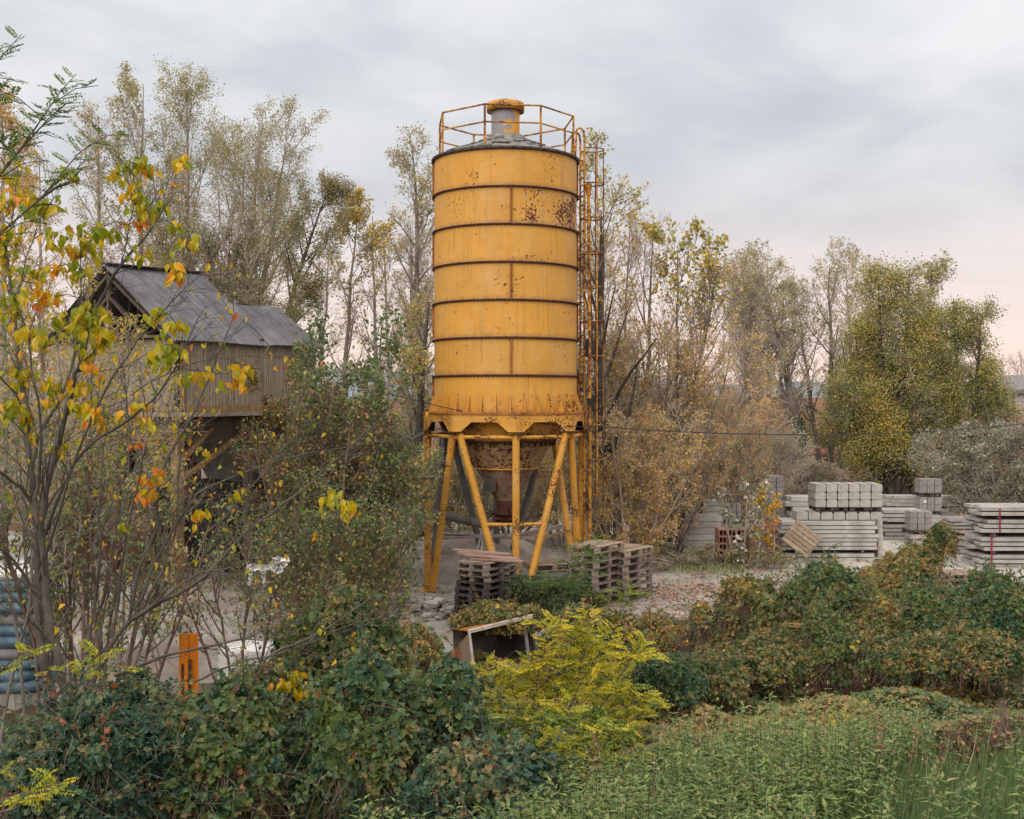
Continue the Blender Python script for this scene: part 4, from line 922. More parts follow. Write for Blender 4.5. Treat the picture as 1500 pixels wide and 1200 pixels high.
for i, (px, py) in enumerate(((1237, 712), (1249, 714), (1268, 716), (1110, 745))):
    D = 38.+i; b = MB(); p = P(px, py, D); g = 0 if D < 42 else h1(p.x, D); b.bar((p.x, D, g-.1), (p.x, D, p.z+.25), .07, .07); tag(b.build('fence_stake', M['timber_dark']), ['dark stake left above the kerb blocks', 'dark stake second from left above the kerb blocks', 'dark stake third from left above the kerb blocks', 'dark stake beside the orange bush'][i], 'stake', 'dark stakes in the leaf bank')
# ------------------------------------------------------------------ leaf shapes
def tmpl(v, fs): return np.array(v, float), [np.array(a) for a in fs]
T_DIAMOND = tmpl([(0, 0, 0), (.38, .45, .10), (0, 1, -.05), (-.38, .45, .10)], [[(0, 1, 2, 3)]])
T_OVAL = tmpl([(0, 0, 0), (.22, .18, .10), (.31, .46, .13), (.15, .78, .02), (0, 1.1, -.22), (-.17, .76, .0), (-.29, .5, .12), (-.23, .2, .10), (0, .5, -.02)], [[(0, 1, 2, 8), (8, 2, 3, 4), (0, 8, 6, 7), (8, 4, 5, 6)]])
T_HOP = tmpl([(0, 0, 0), (.30, -.16, .06), (.60, .12, .10), (.34, .34, .06), (.42, .72, .02), (0, 1.08, -.16), (-.42, .72, .02), (-.34, .34, .06), (-.60, .12, .10), (-.30, -.16, .06), (0, .45, -.03)],
             [[(0, 1, 2, 3), (0, 3, 10, 10)][:1], [(0, 3, 10), (3, 4, 10), (4, 5, 10), (5, 6, 10), (6, 7, 10), (7, 0, 10)], [(0, 7, 8, 9)]])
T_HEART = tmpl([(0, .06, 0), (.26, -.06, .05), (.42, .22, .1), (.28, .6, .05), (0, 1, -.1), (-.28, .6, .05), (-.42, .22, .1), (-.26, -.06, .05), (0, .4, -.02)], [[(0, 1, 2, 8), (8, 2, 3, 4), (0, 8, 6, 7), (8, 4, 5, 6)]])
T_LANCE = tmpl([(0, 0, 0), (.17, .3, .05), (0, 1, -.22), (-.17, .3, .05), (0, .4, -.03)], [[(0, 1, 2, 4), (0, 4, 2, 3)]])
T_BLADE = tmpl([(-.012, 0, 0), (.012, 0, 0), (.010, .5, .08), (-.010, .5, .08), (0, 1, .35)], [[(0, 1, 2, 3)], [(3, 2, 4)]])
def pinnate(n=8, ll=.24, droop=.22):
    V = []; F4 = []
    for i in range(n):
        y = .12+.84*i/n; z = -droop*y*y
        for s in (-1, 1):
            b = len(V); w_ = ll*.34; L = ll*(1-.25*abs(i/n-.5)*2)
            V += [(0, y, z), (s*L*.5, y+w_*.9+L*.12, z-.006), (s*L, y+L*.22, z-.04), (s*L*.5, y-w_*.5+L*.12, z-.006)]; F4.append((b, b+1, b+2, b+3) if s < 0 else (b+3, b+2, b+1, b))
    b = len(V); V += [(0, .96, -droop*.92), (ll*.2, 1.03, -droop), (0, 1.14, -droop*1.1), (-ll*.2, 1.03, -droop)]; F4.append((b, b+1, b+2, b+3))
    b = len(V); V += [(-.006, 0, 0), (.006, 0, 0), (.004, 1, -droop), (-.004, 1, -droop)]; F4.append((b, b+1, b+2, b+3))
    return tmpl(V, [F4])
def crumple(T, seed, amt):
    r_ = np.random.default_rng(seed); V = T[0].copy(); V += r_.normal(size=V.shape)*np.array([amt, amt, amt*1.4]); return V, T[1]
T_PINN = crumple(pinnate(), 1, .012); T_PINN2 = crumple(pinnate(7, .26, .45), 2, .018); T_PINN3 = crumple(pinnate(9, .21, .05), 3, .016)
def unit(v): return v/(np.linalg.norm(v, axis=-1, keepdims=True)+1e-9)
def rdir(rng, n): return unit(rng.normal(size=(n, 3)))
# ------------------------------------------------------------------ trees
def sprout(rng, pts, rad, per, t0, t1, ang, L, shape, nseg, up, wob, rr=.45, rmin=.006, flat=1.):
    m, n, _ = pts.shape; N = m*per
    pi = np.repeat(np.arange(m), per)
    u = (np.tile(np.arange(per), m)+rng.uniform(0, 1, N))/per; t = t0+(t1-t0)*u
    q = t*(n-1); a = np.minimum(q.astype(int), n-2); f = (q-a)[:, None]
    p = pts[pi, a]*(1-f)+pts[pi, a+1]*f; d = unit(pts[pi, a+1]-pts[pi, a]); r = rad[pi, a]*(1-f[:, 0])+rad[pi, a+1]*f[:, 0]
    az = rng.uniform(0, 2*math.pi, N); o = unit(np.cross(d, rdir(rng, N)))
    an = np.radians(ang*rng.uniform(.65, 1.3, N))[:, None]
    dr = unit(d*np.cos(an)+o*np.sin(an)*np.array([1, flat, 1]))
    ln = L*shape(t)*rng.uniform(.6, 1.15, N)
    out = np.zeros((N, nseg+1, 3)); out[:, 0] = p; R_ = np.zeros((N, nseg+1)); r0 = np.maximum(r*rr, rmin); R_[:, 0] = r0
    for k in range(nseg):
        out[:, k+1] = out[:, k]+dr*(ln/nseg)[:, None]; R_[:, k+1] = np.maximum(r0*(1-.82*(k+1)/nseg), rmin*.6)
        dr = unit(dr+np.array([0, 0, up])+rng.normal(size=(N, 3))*wob)
    return out, R_
def poly_prisms(mb, pts, rad, n=3):
    m, k, _ = pts.shape
    for i in range(k-1): mb.prisms(pts[:, i], pts[:, i+1], rad[:, i], rad[:, i+1], n)
def stem(rng, H_, lean=(0, 0), base=(0, 0), n=9, wob=.02, curve=(0, 0), r0=.16, r1=.015):
    z = np.linspace(0, 1, n); p = np.zeros((n, 3)); p[:, 2] = z*H_
    w1 = np.cumsum(rng.normal(size=(n, 2))*wob*H_/n*3, axis=0); w1 -= w1[0]
    p[:, 0] = base[0]+lean[0]*z+curve[0]*z*z+w1[:, 0]; p[:, 1] = base[1]+lean[1]*z+curve[1]*z*z+w1[:, 1]
    return p, r0*(1-z)**.8+r1
SH_POP = lambda t: .45+.75*np.sin(np.clip(t, 0, 1)*math.pi)**.8*(1-.45*t)
SH_ONE = lambda t: np.ones_like(t)
SH_DN = lambda t: 1.1-.75*t
def tree(name, label, px, D, top, stems=1, hf=None, spread=0., lean=0., curve=0., r0=.14, n1=22, n2=8, n3=6, a1=38, L1=2.6, L2=1.1, L3=.5, up1=.10, t1=(.25, .97), shape=SH_POP,
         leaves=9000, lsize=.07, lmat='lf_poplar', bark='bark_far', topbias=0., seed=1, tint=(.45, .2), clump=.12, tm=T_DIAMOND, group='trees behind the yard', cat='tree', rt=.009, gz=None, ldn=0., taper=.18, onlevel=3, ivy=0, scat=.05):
    rng = np.random.default_rng(seed); x = GX(px, D); g = h1(x, D) if gz is None else gz; Ht = P(px, top, D).z-g
    t = empty(name, (x, D, g-.05), label=label, cat=cat, group=group)
    tr = MB(); S = []; R0 = []
    for i in range(stems):
        fx = (i-(stems-1)/2)/max(1, (stems-1)/2) if stems > 1 else 0
        h_ = Ht*(1-taper*abs(fx)*rng.uniform(.6, 1.4)) if stems > 1 else Ht
        h_ = h_*rng.uniform(.9, 1) if i and stems > 1 else h_
        p, r_ = stem(rng, h_, (lean+spread*fx, rng.uniform(-.6, .6)*(spread > 0)), (fx*.25, rng.uniform(-.2, .2) if stems > 1 else 0), curve=(curve, 0), r0=r0*(1 if stems == 1 else rng.uniform(.6, 1)), r1=.012)
        S.append(p); R0.append(r_)
    P0 = np.stack(S); R0 = np.stack(R0)
    P1, R1 = sprout(rng, P0, R0, n1, t1[0], t1[1], a1, L1, shape, 6, up1, .07, .5, .012)
    P2, R2 = sprout(rng, P1, R1, n2, .15, 1, 40, L2, SH_DN, 4, .06, .10, .55, rt)
    P3, R3 = sprout(rng, P2, R2, n3, .1, 1, 42, L3, SH_DN, 2, .05, .12, .6, rt*.75)
    kz = Ht/np.percentile(P2[:, -1, 2], 99.6)
    if stems == 1 and kz < 1: P0 = P0*np.array([1, 1, kz])
    for A_ in (P1, P2, P3): A_[..., 2] *= kz
    for i in range(len(S)):
        q = S[i]*np.array([1, 1, kz]); tr.tube([tuple(v) for v in q], list(R0[i]), 8, smooth=True)
    poly_prisms(tr, P1, R1, 5)
    o = tr.build('trunk', M[bark], t)
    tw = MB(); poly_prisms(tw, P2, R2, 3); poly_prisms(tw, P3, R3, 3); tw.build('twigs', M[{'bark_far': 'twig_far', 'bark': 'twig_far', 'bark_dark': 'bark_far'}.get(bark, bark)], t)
    if leaves:
        Q = (P3, P2, P1)[3-onlevel] if onlevel < 3 else P3
        m, k, _ = Q.shape
        wt = np.ones(m)
        zc = Q[:, 0, 2]/Ht
        if topbias: wt = np.clip(zc, 0.02, 1)**topbias
        if ldn: wt = np.clip(1-zc, 0.02, 1)**ldn
        ck = np.sin(Q[:, 0, 0]*1.7+seed)*np.cos(Q[:, 0, 2]*1.1+seed*.7)*np.sin(Q[:, 0, 1]*1.3)
        wt = wt*np.clip(1+1.2*ck, .15, 3)
        idx = rng.choice(m, leaves, p=wt/wt.sum()); f = rng.uniform(.1, 1, leaves)*(k-1); a = np.minimum(f.astype(int), k-2); f = (f-a)[:, None]
        p = Q[idx, a]*(1-f)+Q[idx, a+1]*f+rng.normal(size=(leaves, 3))*scat
        d = unit(rdir(rng, leaves)+np.array([0, 0, -.35])); nn = rdir(rng, leaves)
        tt = np.clip(tint[0]+rng.normal(size=leaves)*tint[1]+ck[idx]*clump*2+rng.normal(size=m)[idx]*clump, 0, 1)
        lm = MB(); lm.leaves(p, d, nn, lsize*rng.uniform(.6, 1.25, leaves), tm, tt); lm.build('crown', M[lmat], t)
    if ivy:
        n = int(ivy); pp, rr_ = S[0], R0[0]; tt = rng.uniform(0, .32, n); q = tt*(len(pp)-1); a = q.astype(int); f = (q-a)[:, None]
        c = pp[a]*(1-f)+pp[a+1]*f; th = rng.uniform(0, 2*math.pi, n); o_ = np.stack([np.cos(th), np.sin(th), th*0], -1)
        lm = MB(); lm.leaves(c+o_*(rr_[a]+rng.uniform(0, .15, n))[:, None], unit(o_*.4+np.array([0, 0, -1.])+rng.normal(size=(n, 3))*.3), o_, .09, T_DIAMOND, rng.uniform(0, .5, n)); lm.build('ivy', M['lf_teal'], t)
    return t
GB = 'background trees'
def all_trees():
    T = tree
    # left of the silo, from the left edge
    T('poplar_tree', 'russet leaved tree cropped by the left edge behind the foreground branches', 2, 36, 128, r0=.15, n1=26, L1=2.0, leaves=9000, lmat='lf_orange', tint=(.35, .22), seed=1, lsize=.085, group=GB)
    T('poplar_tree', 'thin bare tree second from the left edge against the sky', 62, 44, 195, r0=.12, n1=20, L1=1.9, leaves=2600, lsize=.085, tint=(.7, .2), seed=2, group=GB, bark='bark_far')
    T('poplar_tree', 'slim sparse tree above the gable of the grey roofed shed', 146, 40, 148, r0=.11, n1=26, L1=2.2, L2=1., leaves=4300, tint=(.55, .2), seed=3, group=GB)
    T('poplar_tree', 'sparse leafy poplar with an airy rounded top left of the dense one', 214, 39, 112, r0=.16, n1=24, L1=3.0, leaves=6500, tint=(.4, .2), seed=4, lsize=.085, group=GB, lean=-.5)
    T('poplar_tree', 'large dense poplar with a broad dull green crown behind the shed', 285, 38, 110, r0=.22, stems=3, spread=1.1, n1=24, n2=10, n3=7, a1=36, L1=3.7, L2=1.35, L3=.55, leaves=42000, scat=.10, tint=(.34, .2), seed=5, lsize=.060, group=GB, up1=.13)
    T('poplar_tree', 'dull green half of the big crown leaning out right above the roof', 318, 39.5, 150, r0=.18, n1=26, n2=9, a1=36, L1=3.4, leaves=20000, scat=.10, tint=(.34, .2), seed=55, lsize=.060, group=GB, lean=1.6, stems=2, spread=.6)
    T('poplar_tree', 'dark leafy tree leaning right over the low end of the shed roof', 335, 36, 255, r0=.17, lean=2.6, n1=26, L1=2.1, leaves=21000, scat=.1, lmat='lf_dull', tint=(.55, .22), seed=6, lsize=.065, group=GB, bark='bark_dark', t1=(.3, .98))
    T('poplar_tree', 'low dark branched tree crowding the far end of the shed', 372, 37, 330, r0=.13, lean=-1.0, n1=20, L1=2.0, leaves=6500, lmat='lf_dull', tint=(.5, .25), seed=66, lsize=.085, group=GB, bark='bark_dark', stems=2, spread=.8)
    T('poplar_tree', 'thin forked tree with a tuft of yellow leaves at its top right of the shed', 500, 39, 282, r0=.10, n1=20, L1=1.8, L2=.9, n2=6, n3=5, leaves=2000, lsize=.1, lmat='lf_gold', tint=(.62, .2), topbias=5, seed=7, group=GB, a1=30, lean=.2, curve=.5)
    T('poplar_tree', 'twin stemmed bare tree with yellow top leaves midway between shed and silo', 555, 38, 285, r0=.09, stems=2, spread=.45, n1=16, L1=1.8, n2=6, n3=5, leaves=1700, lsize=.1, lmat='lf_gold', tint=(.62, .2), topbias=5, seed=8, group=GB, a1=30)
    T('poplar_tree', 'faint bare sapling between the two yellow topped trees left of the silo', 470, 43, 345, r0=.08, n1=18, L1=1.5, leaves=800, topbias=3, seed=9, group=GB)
    T('poplar_tree', 'tall slender grey poplar standing just left of the silo', 600, 36, 190, r0=.17, lean=.35, n1=38, n2=8, n3=6, L1=1.9, L2=.9, L3=.45, leaves=2600, lsize=.08, topbias=2.5, tint=(.45, .2), seed=10, group=GB, a1=30, bark='bark')
    T('poplar_tree', 'second grey stem close behind the slender poplar by the silo', 622, 38, 300, r0=.14, lean=-.3, n1=24, L1=1.8, leaves=2500, seed=11, group=GB, tint=(.6, .2), bark='bark')
    T('poplar_tree', 'dark trunked tree hidden partly behind the left silo legs', 612, 33, 420, r0=.18, lean=.2, n1=16, L1=1.5, leaves=5000, lmat='lf_gold', seed=12, group=GB, tint=(.6, .25), bark='bark_dark', ldn=.5)
    T('bush', 'brown leafy bush filling the gap behind the silo legs', 665, 31, 640, stems=6, spread=1.3, r0=.04, n1=10, L1=1.2, n2=6, leaves=9000, lmat='lf_gold', tint=(.4, .3), seed=13, group='bushes behind the silo', cat='bush', t1=(.1, .97), lsize=.07)
    T('bush', 'tangled brown bush behind the silo hopper outlet', 745, 33, 655, stems=7, spread=1.6, r0=.04, n1=10, L1=1.2, n2=6, leaves=9000, lmat='lf_gold', tint=(.45, .3), seed=14, group='bushes behind the silo', cat='bush', t1=(.1, .97), lsize=.07)
    T('bush', 'orange flecked bush behind the right silo legs', 822, 31, 610, stems=6, spread=1.2, r0=.04, n1=10, L1=1.3, n2=6, leaves=8500, lmat='lf_orange', tint=(.35, .3), seed=15, group='bushes behind the silo', cat='bush', t1=(.1, .97), lsize=.07)
    # right of the silo
    T('poplar_tree', 'dark trunked bare tree with fanning limbs directly right of the silo ladder', 880, 28.5, 258, r0=.19, n1=17, n2=8, n3=6, a1=26, L1=3.9, L2=1.4, L3=.6, leaves=1500, lsize=.085, lmat='lf_gold', tint=(.72, .2), topbias=2.5, seed=16, group=GB, bark='bark_dark', shape=SH_DN, t1=(.12, .95), up1=.06, ivy=900)
    T('poplar_tree', 'whippy bare saplings with leaf tufts above the ladder cage', 888, 32, 190, r0=.07, stems=3, spread=.5, n1=16, L1=1.2, L2=.7, leaves=420, lsize=.12, lmat='lf_gold', tint=(.55, .2), topbias=8, seed=17, group=GB, a1=25)
    T('poplar_tree', 'bare brown fan shaped tree second to the right of the silo', 925, 31, 300, r0=.12, stems=3, spread=1.3, lean=.5, n1=13, n2=8, n3=6, a1=28, L1=2.6, L2=1.2, leaves=2300, lsize=.085, lmat='lf_orange', tint=(.35, .25), topbias=.8, seed=18, group=GB, bark='bark')
    T('poplar_tree', 'thin tree bearing two clumps of yellow green leaves right of the silo', 985, 30, 322, r0=.11, stems=2, spread=.9, lean=.7, n1=15, n2=7, n3=5, a1=28, L1=2.2, leaves=1900, lsize=.12, lmat='lf_gold', tint=(.6, .2), topbias=6, seed=19, group=GB, bark='bark')
    T('bush', 'orange leaved thicket low at the foot of the dark trunk', 925, 27.5, 590, stems=9, spread=1.5, r0=.03, n1=10, n2=7, n3=5, L1=1.1, L2=.6, L3=.3, leaves=12000, lmat='lf_orange', tint=(.45, .25), seed=20, group='orange bushes right of the silo', cat='bush', t1=(.05, .97), lsize=.062, ldn=.3)
    T('bush', 'tall orange brown twiggy bush in the middle of the right hand thicket', 975, 29.5, 470, stems=8, spread=1.9, r0=.04, n1=12, n2=7, n3=6, L1=1.7, L2=.9, L3=.4, leaves=16000, lmat='lf_orange', tint=(.42, .26), seed=21, group='orange bushes right of the silo', cat='bush', t1=(.05, .97), lsize=.062, a1=30, bark='bark')
    T('bush', 'rosy brown twiggy bush left of the terracotta blocks', 1035, 31.5, 555, stems=7, spread=1.5, r0=.03, n1=12, n2=7, n3=5, L1=1.6, L2=.8, L3=.4, leaves=7500, lmat='lf_orange', tint=(.45, .3), seed=22, group='orange bushes right of the silo', cat='bush', t1=(.05, .97), lsize=.06, a1=30, bark='bark')
    T('bush', 'yellow orange bush against the right of the silo ladder', 880, 30.5, 470, stems=6, spread=.9, r0=.04, n1=12, n2=7, n3=5, L1=1.3, leaves=12000, lmat='lf_gold', tint=(.72, .2), seed=23, group='orange bushes right of the silo', cat='bush', t1=(.1, .97), lsize=.065, a1=30, bark='bark')
    T('bush', 'dense olive feathery bush between orange thicket and kerb blocks', 1092, 36, 618, stems=9, spread=1.2, r0=.03, n1=12, n2=7, n3=6, L1=1.5, L2=.8, leaves=15000, lmat='lf_poplar', tint=(.4, .25), seed=24, group='bushes at the back of the yard', cat='bush', t1=(.05, .97), lsize=.055, a1=24)
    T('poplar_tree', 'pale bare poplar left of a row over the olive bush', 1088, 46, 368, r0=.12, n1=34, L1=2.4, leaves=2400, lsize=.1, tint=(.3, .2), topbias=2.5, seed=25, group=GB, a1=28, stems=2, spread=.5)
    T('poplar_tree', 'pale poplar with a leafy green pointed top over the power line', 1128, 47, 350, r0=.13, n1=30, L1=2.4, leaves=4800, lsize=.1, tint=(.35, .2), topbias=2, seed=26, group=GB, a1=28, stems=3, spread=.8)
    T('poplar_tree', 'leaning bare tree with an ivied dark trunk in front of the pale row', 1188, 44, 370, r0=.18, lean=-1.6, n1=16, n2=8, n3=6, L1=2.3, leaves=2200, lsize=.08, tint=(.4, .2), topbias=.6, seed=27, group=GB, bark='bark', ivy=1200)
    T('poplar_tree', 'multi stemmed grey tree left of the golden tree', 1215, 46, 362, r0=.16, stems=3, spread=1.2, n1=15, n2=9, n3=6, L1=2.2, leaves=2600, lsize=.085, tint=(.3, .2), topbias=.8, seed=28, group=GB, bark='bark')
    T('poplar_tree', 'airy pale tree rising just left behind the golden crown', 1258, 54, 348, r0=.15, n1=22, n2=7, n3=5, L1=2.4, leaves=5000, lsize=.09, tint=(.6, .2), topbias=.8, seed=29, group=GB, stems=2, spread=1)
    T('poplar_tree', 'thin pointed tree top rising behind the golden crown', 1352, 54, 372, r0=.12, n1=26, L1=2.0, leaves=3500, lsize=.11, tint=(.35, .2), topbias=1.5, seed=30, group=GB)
    T('maple_tree', 'large dense golden green tree with a rounded crown at the right', 1308, 43, 386, r0=.20, stems=6, spread=1.75, n1=22, n2=10, n3=6, a1=46, L1=2.1, taper=.42, L2=1.3, L3=.55, leaves=100000, scat=.17, lsize=.07, lmat='lf_gold', tint=(.42, .25), clump=.16, seed=31, group=GB, t1=(.05, .97), bark='bark_dark', shape=lambda t: 1.15-.85*t)
    T('maple_tree', 'shorter golden green tree with a pointed top near the right edge', 1418, 43.5, 442, r0=.15, stems=4, spread=.85, n1=18, n2=10, n3=6, a1=32, L1=1.1, taper=.45, L2=1.0, L3=.5, leaves=44000, scat=.15, lsize=.072, lmat='lf_gold', tint=(.36, .25), clump=.12, seed=32, group=GB, t1=(.08, .97), bark='bark_dark')
    T('bush', 'low golden green bush under the big golden tree', 1262, 50.5, 600, stems=6, spread=1.6, r0=.05, n1=12, n2=8, L1=1.2, leaves=9000, lsize=.085, lmat='lf_gold', tint=(.15, .2), seed=33, group='bushes at the back of the yard', cat='bush', t1=(.05, .97))
    T('bush', 'grey green feathery bush behind the pale slab stack', 1188, 41.5, 672, stems=7, spread=.7, r0=.03, n1=12, n2=8, L1=.8, L2=.5, leaves=9000, lsize=.055, lmat='lf_dull', tint=(.35, .2), seed=34, group='bushes at the back of the yard', cat='bush', t1=(.05, .97), a1=34)
    T('bush', 'silvery grey leaved bush at the right edge above the plank stack', 1470, 36, 618, stems=9, spread=1.9, r0=.04, n1=12, n2=9, n3=6, L1=1.5, L2=.7, leaves=22000, lsize=.075, lmat='lf_silver', tint=(.4, .27), seed=35, group='bushes at the back of the yard', cat='bush', t1=(.03, .97), a1=45)
    T('bush', 'dark green bush between the leaf bank and the silver bush', 1412, 42.5, 670, stems=5, spread=.7, r0=.04, n1=12, n2=8, L1=.9, leaves=9000, lsize=.07, lmat='lf_dull', tint=(.25, .2), seed=36, group='bushes at the back of the yard', cat='bush', t1=(.03, .97), a1=45)
    T('bush', 'dark red leaved bush by the far shed at the right edge', 1490, 55, 590, stems=6, spread=2.2, r0=.05, n1=12, n2=8, L1=1.5, leaves=9000, lsize=.09, lmat='lf_maple', tint=(.98, .05), seed=37, group='bushes at the back of the yard', cat='bush', t1=(.03, .97), a1=45)
    T('bare_tree', 'faint bare trees beyond the roof at the far right', 1492, 85, 515, stems=5, spread=3.5, r0=.08, n1=16, n2=8, L1=2.4, leaves=0, seed=38, group=GB, rt=.014)
    # hedge line far behind, brown and low, closes the gaps
    k = 0
    for px, D, top, seed_, lb in ((30, 50, 520, 40, 'at the left edge'), (130, 52, 560, 41, 'behind the gable'), (230, 52, 560, 42, 'behind the shed roof'), (430, 50, 560, 43, 'right of the shed'), (520, 52, 590, 44, 'under the yellow topped trees'), (690, 50, 590, 46, 'behind the silo'), (820, 50, 580, 47, 'behind the ladder'), (960, 46, 560, 48, 'behind the orange thicket'), (1050, 50, 570, 49, 'left of the pale row'), (1150, 58, 630, 50, 'below the pale row'), (1215, 60, 630, 51, 'left of the golden tree')):
        T('bush', 'distant brown scrub '+lb, px, D, top, stems=8, spread=3.2, r0=.06, n1=12, n2=7, n3=5, L1=2.0, L2=1.1, L3=.6, leaves=5500, lsize=.11, lmat='lf_poplar' if k % 2 else 'lf_orange', tint=(.45, .25), seed=seed_, group='distant scrub', cat='bush', t1=(.03, .97), rt=.014); k += 1
    # mid left: leafy poplar saplings and creeper right of the shed
    T('poplar_sapling', 'green leaved young poplar rising highest right of the shed', 545, 23.5, 445, r0=.05, n1=17, n2=5, n3=4, L1=1.1, L2=.5, L3=.25, leaves=1150, lsize=.085, scat=.12, lmat='lf_green', tint=(.4, .2), seed=60, group='green saplings right of the shed', tm=T_HEART, bark='twig_pale')
    T('poplar_sapling', 'green leaved young poplar touching the end of the shed roof', 470, 23.0, 455, r0=.05, n1=17, n2=5, n3=4, L1=1.0, L2=.5, L3=.25, leaves=1300, lsize=.085, scat=.12, lmat='lf_green', tint=(.35, .2), seed=61, group='green saplings right of the shed', tm=T_HEART, bark='twig_pale')
    T('poplar_sapling', 'shorter pale green sapling between shed and silo legs', 510, 22, 520, r0=.05, stems=2, spread=.5, n1=15, n2=6, n3=4, L1=1.2, L2=.5, L3=.3, leaves=4200, lsize=.08, lmat='lf_green', tint=(.5, .22), seed=62, group='green saplings right of the shed', tm=T_HEART, bark='twig_pale')
    T('bush', 'broad leafy shrub left of the silo legs', 535, 22.4, 610, stems=7, spread=.75, r0=.03, n1=14, n2=7, n3=5, L1=1.1, L2=.5, L3=.28, leaves=7500, lsize=.062, lmat='lf_green', tint=(.6, .28), seed=63, group='green saplings right of the shed', cat='bush', tm=T_HEART, bark='twig_pale', t1=(.03, .97), a1=42)
    T('bush', 'dark tangled shrub right of the shed wall', 468, 21.5, 560, stems=7, spread=.85, r0=.03, n1=14, n2=7, n3=5, L1=1.1, L2=.5, L3=.28, leaves=7000, lsize=.058, lmat='lf_brown', tint=(.45, .3), seed=64, group='green saplings right of the shed', cat='bush', tm=T_HEART, bark='stem_brown', t1=(.03, .97), a1=45)
    T('creeper', 'reddish creeper climbing the right end of the shed', 432, 24.6, 505, stems=5, spread=.45, r0=.03, n1=14, n2=8, n3=6, L1=.7, L2=.4, L3=.2, leaves=11000, lsize=.06, lmat='lf_brown', tint=(.6, .3), seed=65, group=None, cat='creeper', tm=T_HEART, bark='stem_brown', t1=(.02, .97), a1=55)
    T('bush', 'white leaved sapling in front of the block cubes', 1092, 27, 700, stems=3, spread=.3, r0=.014, n1=9, n2=4, n3=3, L1=.45, L2=.25, L3=.12, leaves=520, lsize=.09, lmat='lf_silver', tint=(.72, .25), seed=70, group='saplings in front of the blocks', cat='bush', tm=T_HEART, bark='twig_pale', t1=(.1, 1))
    T('bush', 'yellow leaved sapling beside the white leaved one', 1127, 27.2, 716, stems=2, spread=.15, r0=.013, n1=9, n2=4, n3=3, L1=.4, L2=.22, L3=.12, leaves=330, lsize=.075, lmat='lf_maple', tint=(.62, .15), seed=71, group='saplings in front of the blocks', cat='bush', tm=T_HEART, bark='twig_pale', t1=(.2, 1))
    T('bush', 'low leafy weeds in front of the terracotta blocks', 1050, 27.2, 795, stems=12, spread=1.6, r0=.012, n1=7, n2=4, n3=3, L1=.4, L2=.22, L3=.12, leaves=3000, lsize=.06, lmat='lf_dull', tint=(.55, .3), seed=72, group='saplings in front of the blocks', cat='bush', bark='twig_pale', t1=(.1, 1))
    # shrubs hugging the silo foot and pallets
    T('bush', 'dark green rounded bush between the two pallet stacks', 800, 20.9, 842, stems=10, spread=.5, r0=.02, n1=12, n2=6, n3=4, L1=.5, L2=.3, L3=.15, leaves=10000, lsize=.055, lmat='lf_green', tint=(.15, .2), seed=73, group='bushes round the pallets', cat='bush', bark='stem_brown', t1=(.0, .97), a1=60, tm=T_OVAL)
    T('bush', 'leafy bush below the pale pallets at the slab edge', 900, 20.4, 897, stems=9, spread=.9, r0=.015, n1=12, n2=6, n3=4, L1=.4, L2=.25, L3=.15, leaves=7000, lsize=.06, lmat='lf_brown', tint=(.4, .25), seed=74, group='bushes round the pallets', cat='bush', bark='stem_brown', t1=(.0, .97), a1=60, tm=T_OVAL, gz=-.5)
all_trees()
def fronds(name, label, spec, D, mat='lf_robinia', tint=(.5, .2), fl=.26, per=8, group=None, bark='twig_olive', base=None, cat='shrub', tdrop=0.):
    """robinia sprays: woody shoots carrying pinnate leaves. spec: list of pixel polylines (px, py, dD)"""
    rng = np.random.default_rng(abs(hash(name+label)) % 1000 if False else len(label)*7+len(spec)); p0 = spec[0][0]
    g = base if base is not None else (GX(p0[0], D), D, h1(GX(p0[0], D), D))
    t = empty(name, g, label=label, cat=cat, group=group); g = Vector(g); st = MB(); pos = []; dr = []; nr = []; sz = []; ti = []
    def shoot(pts, r0, lvl):
        pts = [Vector(p)-g for p in pts]; st.tube(pts, list(np.linspace(r0*.6, .002, len(pts))), 5)
        L = sum((pts[i+1]-pts[i]).length for i in range(len(pts)-1)); n = max(4, int(L*per))
        for k in range(n):
            u = (.25 if lvl == 0 else .05)+(.97-(.25 if lvl == 0 else .05))*(k+rng.uniform(0, .9))/n; q = u*(len(pts)-1); a = min(int(q), len(pts)-2)
            p = pts[a].lerp(pts[a+1], q-a); d = (pts[a+1]-pts[a]).normalized(); s_ = -1 if k % 2 else 1
            o = Vector(rng.normal(size=3)); o = (o-d*o.dot(d)).normalized(); lat = Vector((s_, rng.uniform(-.9, .5), rng.uniform(-.2, .5)))
            v = (d*.55+lat*.8+o*.25).normalized()
            pos.append(tuple(p)); dr.append(tuple(v)); nr.append((rng.normal()*.3, rng.normal()*.3-.45, 1)); sz.append(fl*rng.uniform(.65, 1.15)*(1-.25*u))
            ti.append(np.clip(tint[0]+rng.normal()*tint[1]*.6+.25*(u-.5)+tdrop*(p.z), 0, 1))
            if lvl == 0 and rng.uniform() < .32 and u < .85:
                e = p+(d*.5+lat*.9).normalized()*rng.uniform(.25, .6)*(1-.5*u); m_ = p.lerp(e, .5)+Vector((0, 0, .04)); shoot([p+g, m_+g, e+g], .007, 1)
    for pl in spec: shoot([P(x, y, D+(q[0] if q else 0)) for x, y, *q in pl], .016, 0)
    st.build('stems', M[bark], t)
    lm = MB(); A_ = [np.array(v) for v in (pos, dr, nr, sz, ti)]
    for j, T_ in enumerate((T_PINN, T_PINN2, T_PINN3)):
        lm.leaves(A_[0][j::3], A_[1][j::3], A_[2][j::3], A_[3][j::3], T_, A_[4][j::3])
    lm.t = [np.clip(q+rng.normal(size=len(q))*.09, 0, 1) for q in lm.t]; lm.build('foliage', M[mat], t)
    return t
